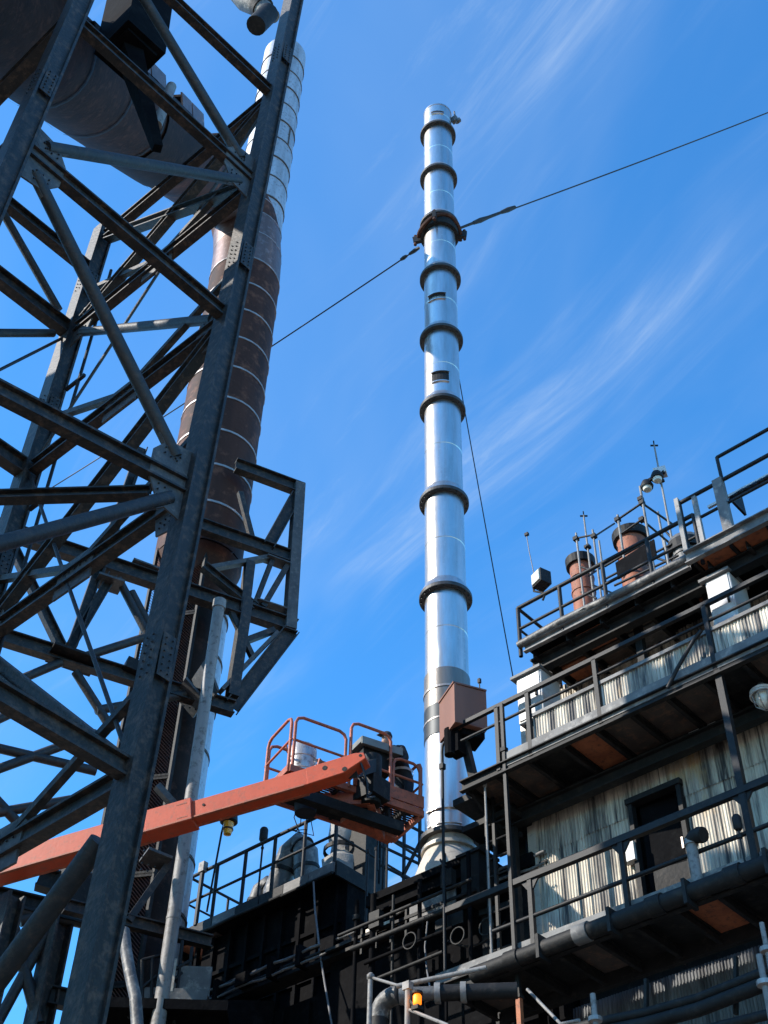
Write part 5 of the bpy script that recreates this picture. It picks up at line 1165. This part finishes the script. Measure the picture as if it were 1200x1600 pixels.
for s in (-1, 1):
    p = W(.20 * s, .42, 1.01); q_ = [p]; ed = []; rd = [(.032, .02)]
    q_.append(W(.20 * s, .48, 1.005)); ed.append((0, 1)); rd.append((.04, .018))
    for j, ln in enumerate((.055, .065, .06, .045)):
        o0 = W(.20 * s + (j - 1.5) * .021, .50, 1.00); q_ += [o0, o0 + face * ln * .6 - UW * .01, o0 + face * ln - UW * .035]; i0 = len(q_) - 3; ed += [(1, i0), (i0, i0 + 1), (i0 + 1, i0 + 2)]; rd += [.0095, .009, .008]
    o0 = W(.20 * s - .04 * s, .455, 1.0); q_ += [o0, o0 + face * .045 - sdw * .012 * s]; ed += [(0, len(q_) - 2), (len(q_) - 2, len(q_) - 1)]; rd += [.011, .009]
    skinned('hand', q_, ed, rd, SKIN, man, 0, 1)
part('reflective_band', HIVIS, man, lambda q: q.lathe(W(0, .02, 1.02), [(.195, -.025), (.197, .025)], 20, False), 50)

# ================================================================== clutter on the black blocks and round the chimney foot
for i in range(9):
    x = lerp(bc0.x + .6, bc1.x - .2, i / 8)
    part('stiffener', BLACK, bk, lambda q: q.bar((x, BY + .21, zk - 2.6), (x, BY + .21, zk - .22), .07, .09))
for z in (zk - 1.0, zk - 1.9): part('stiffener', BLACK, bk, lambda q: q.bar((bc0.x + .5, BY + .22, z), (bc1.x - .1, BY + .22, z), .06, .08))
for i in range(18):
    x = lerp(xe0 + .3, xe1 - .3, i / 17)
    part('stiffener', BLACK, an, lambda q: q.bar((x, 15.27, za - 3.0), (x, 15.27, za - .7), .08, .10))
part('stiffener', BLACK, an, lambda q: q.bar((xe0, 15.25, za - 1.5), (xe1, 15.25, za - 1.5), .07, .08))
pc_ = thing('pipe_cluster', (ch.x, yf, 11.5), 'tangle of sooty pipes valves and junction boxes under the chimney platform', 'pipes')
rn = random.Random(11)
for i in range(6):
    x = ch.x - 1.0 + i * .45 + rn.uniform(-.12, .12); z1_ = za + rn.uniform(-.3, .45); r = rn.choice([.025, .035, .05])
    y_ = yf - .2 - rn.uniform(0, .12)
    part('riser', rn.choice([SOOT, BLACK, RAILM, SOOT]), pc_, lambda q: q.tube((x, y_, za - 2.4), (x, y_, z1_), r, None, 10), 40)
    if i % 2 == 0: part('flange', SOOT, pc_, lambda q: q.tube((x, y_, z1_ - .35), (x, y_, z1_ - .27), r * 1.9, None, 12), 40)
    if i % 3 == 1: part('junction_box', SOOT, pc_, lambda q: q.box((x + .1, y_ - .03, z1_ - .5), .22, .12, .28))
for i in range(4):
    z = za - .45 - i * .33; part('header_pipe', rn.choice([SOOT, BLACK, SOOT]), pc_, lambda q: q.tube((ch.x - 1.3 + i * .3, yf - .36, z), (ch.x + 1.5 - i * .2, yf - .36, z + .02), rn.choice([.03, .045]), None, 10), 40)
for i, (px, py) in enumerate(((640, 1470), (715, 1462), (760, 1448))):
    c = at(px, py, Y=yf - .5)
    part('valve_wheel', SOOT, pc_, lambda q: q.path([c + V((math.cos(a) * .13, 0, math.sin(a) * .13)) for a in [k * math.pi / 7 for k in range(15)]], .014, 6), 50)
for i, (a, b) in enumerate((((545, 1462), (600, 1440)), ((610, 1436), (668, 1415)), ((700, 1470), (790, 1440)))):
    wire('hanging_cable', sag(at(*a, Y=14.8), at(*b, Y=14.8), .22), .016, ['black cable looping along the ledge left of the chimney foot', 'black cable looping up to the chimney platform fascia', 'black cable looping under the ladder right of the chimney'][i])
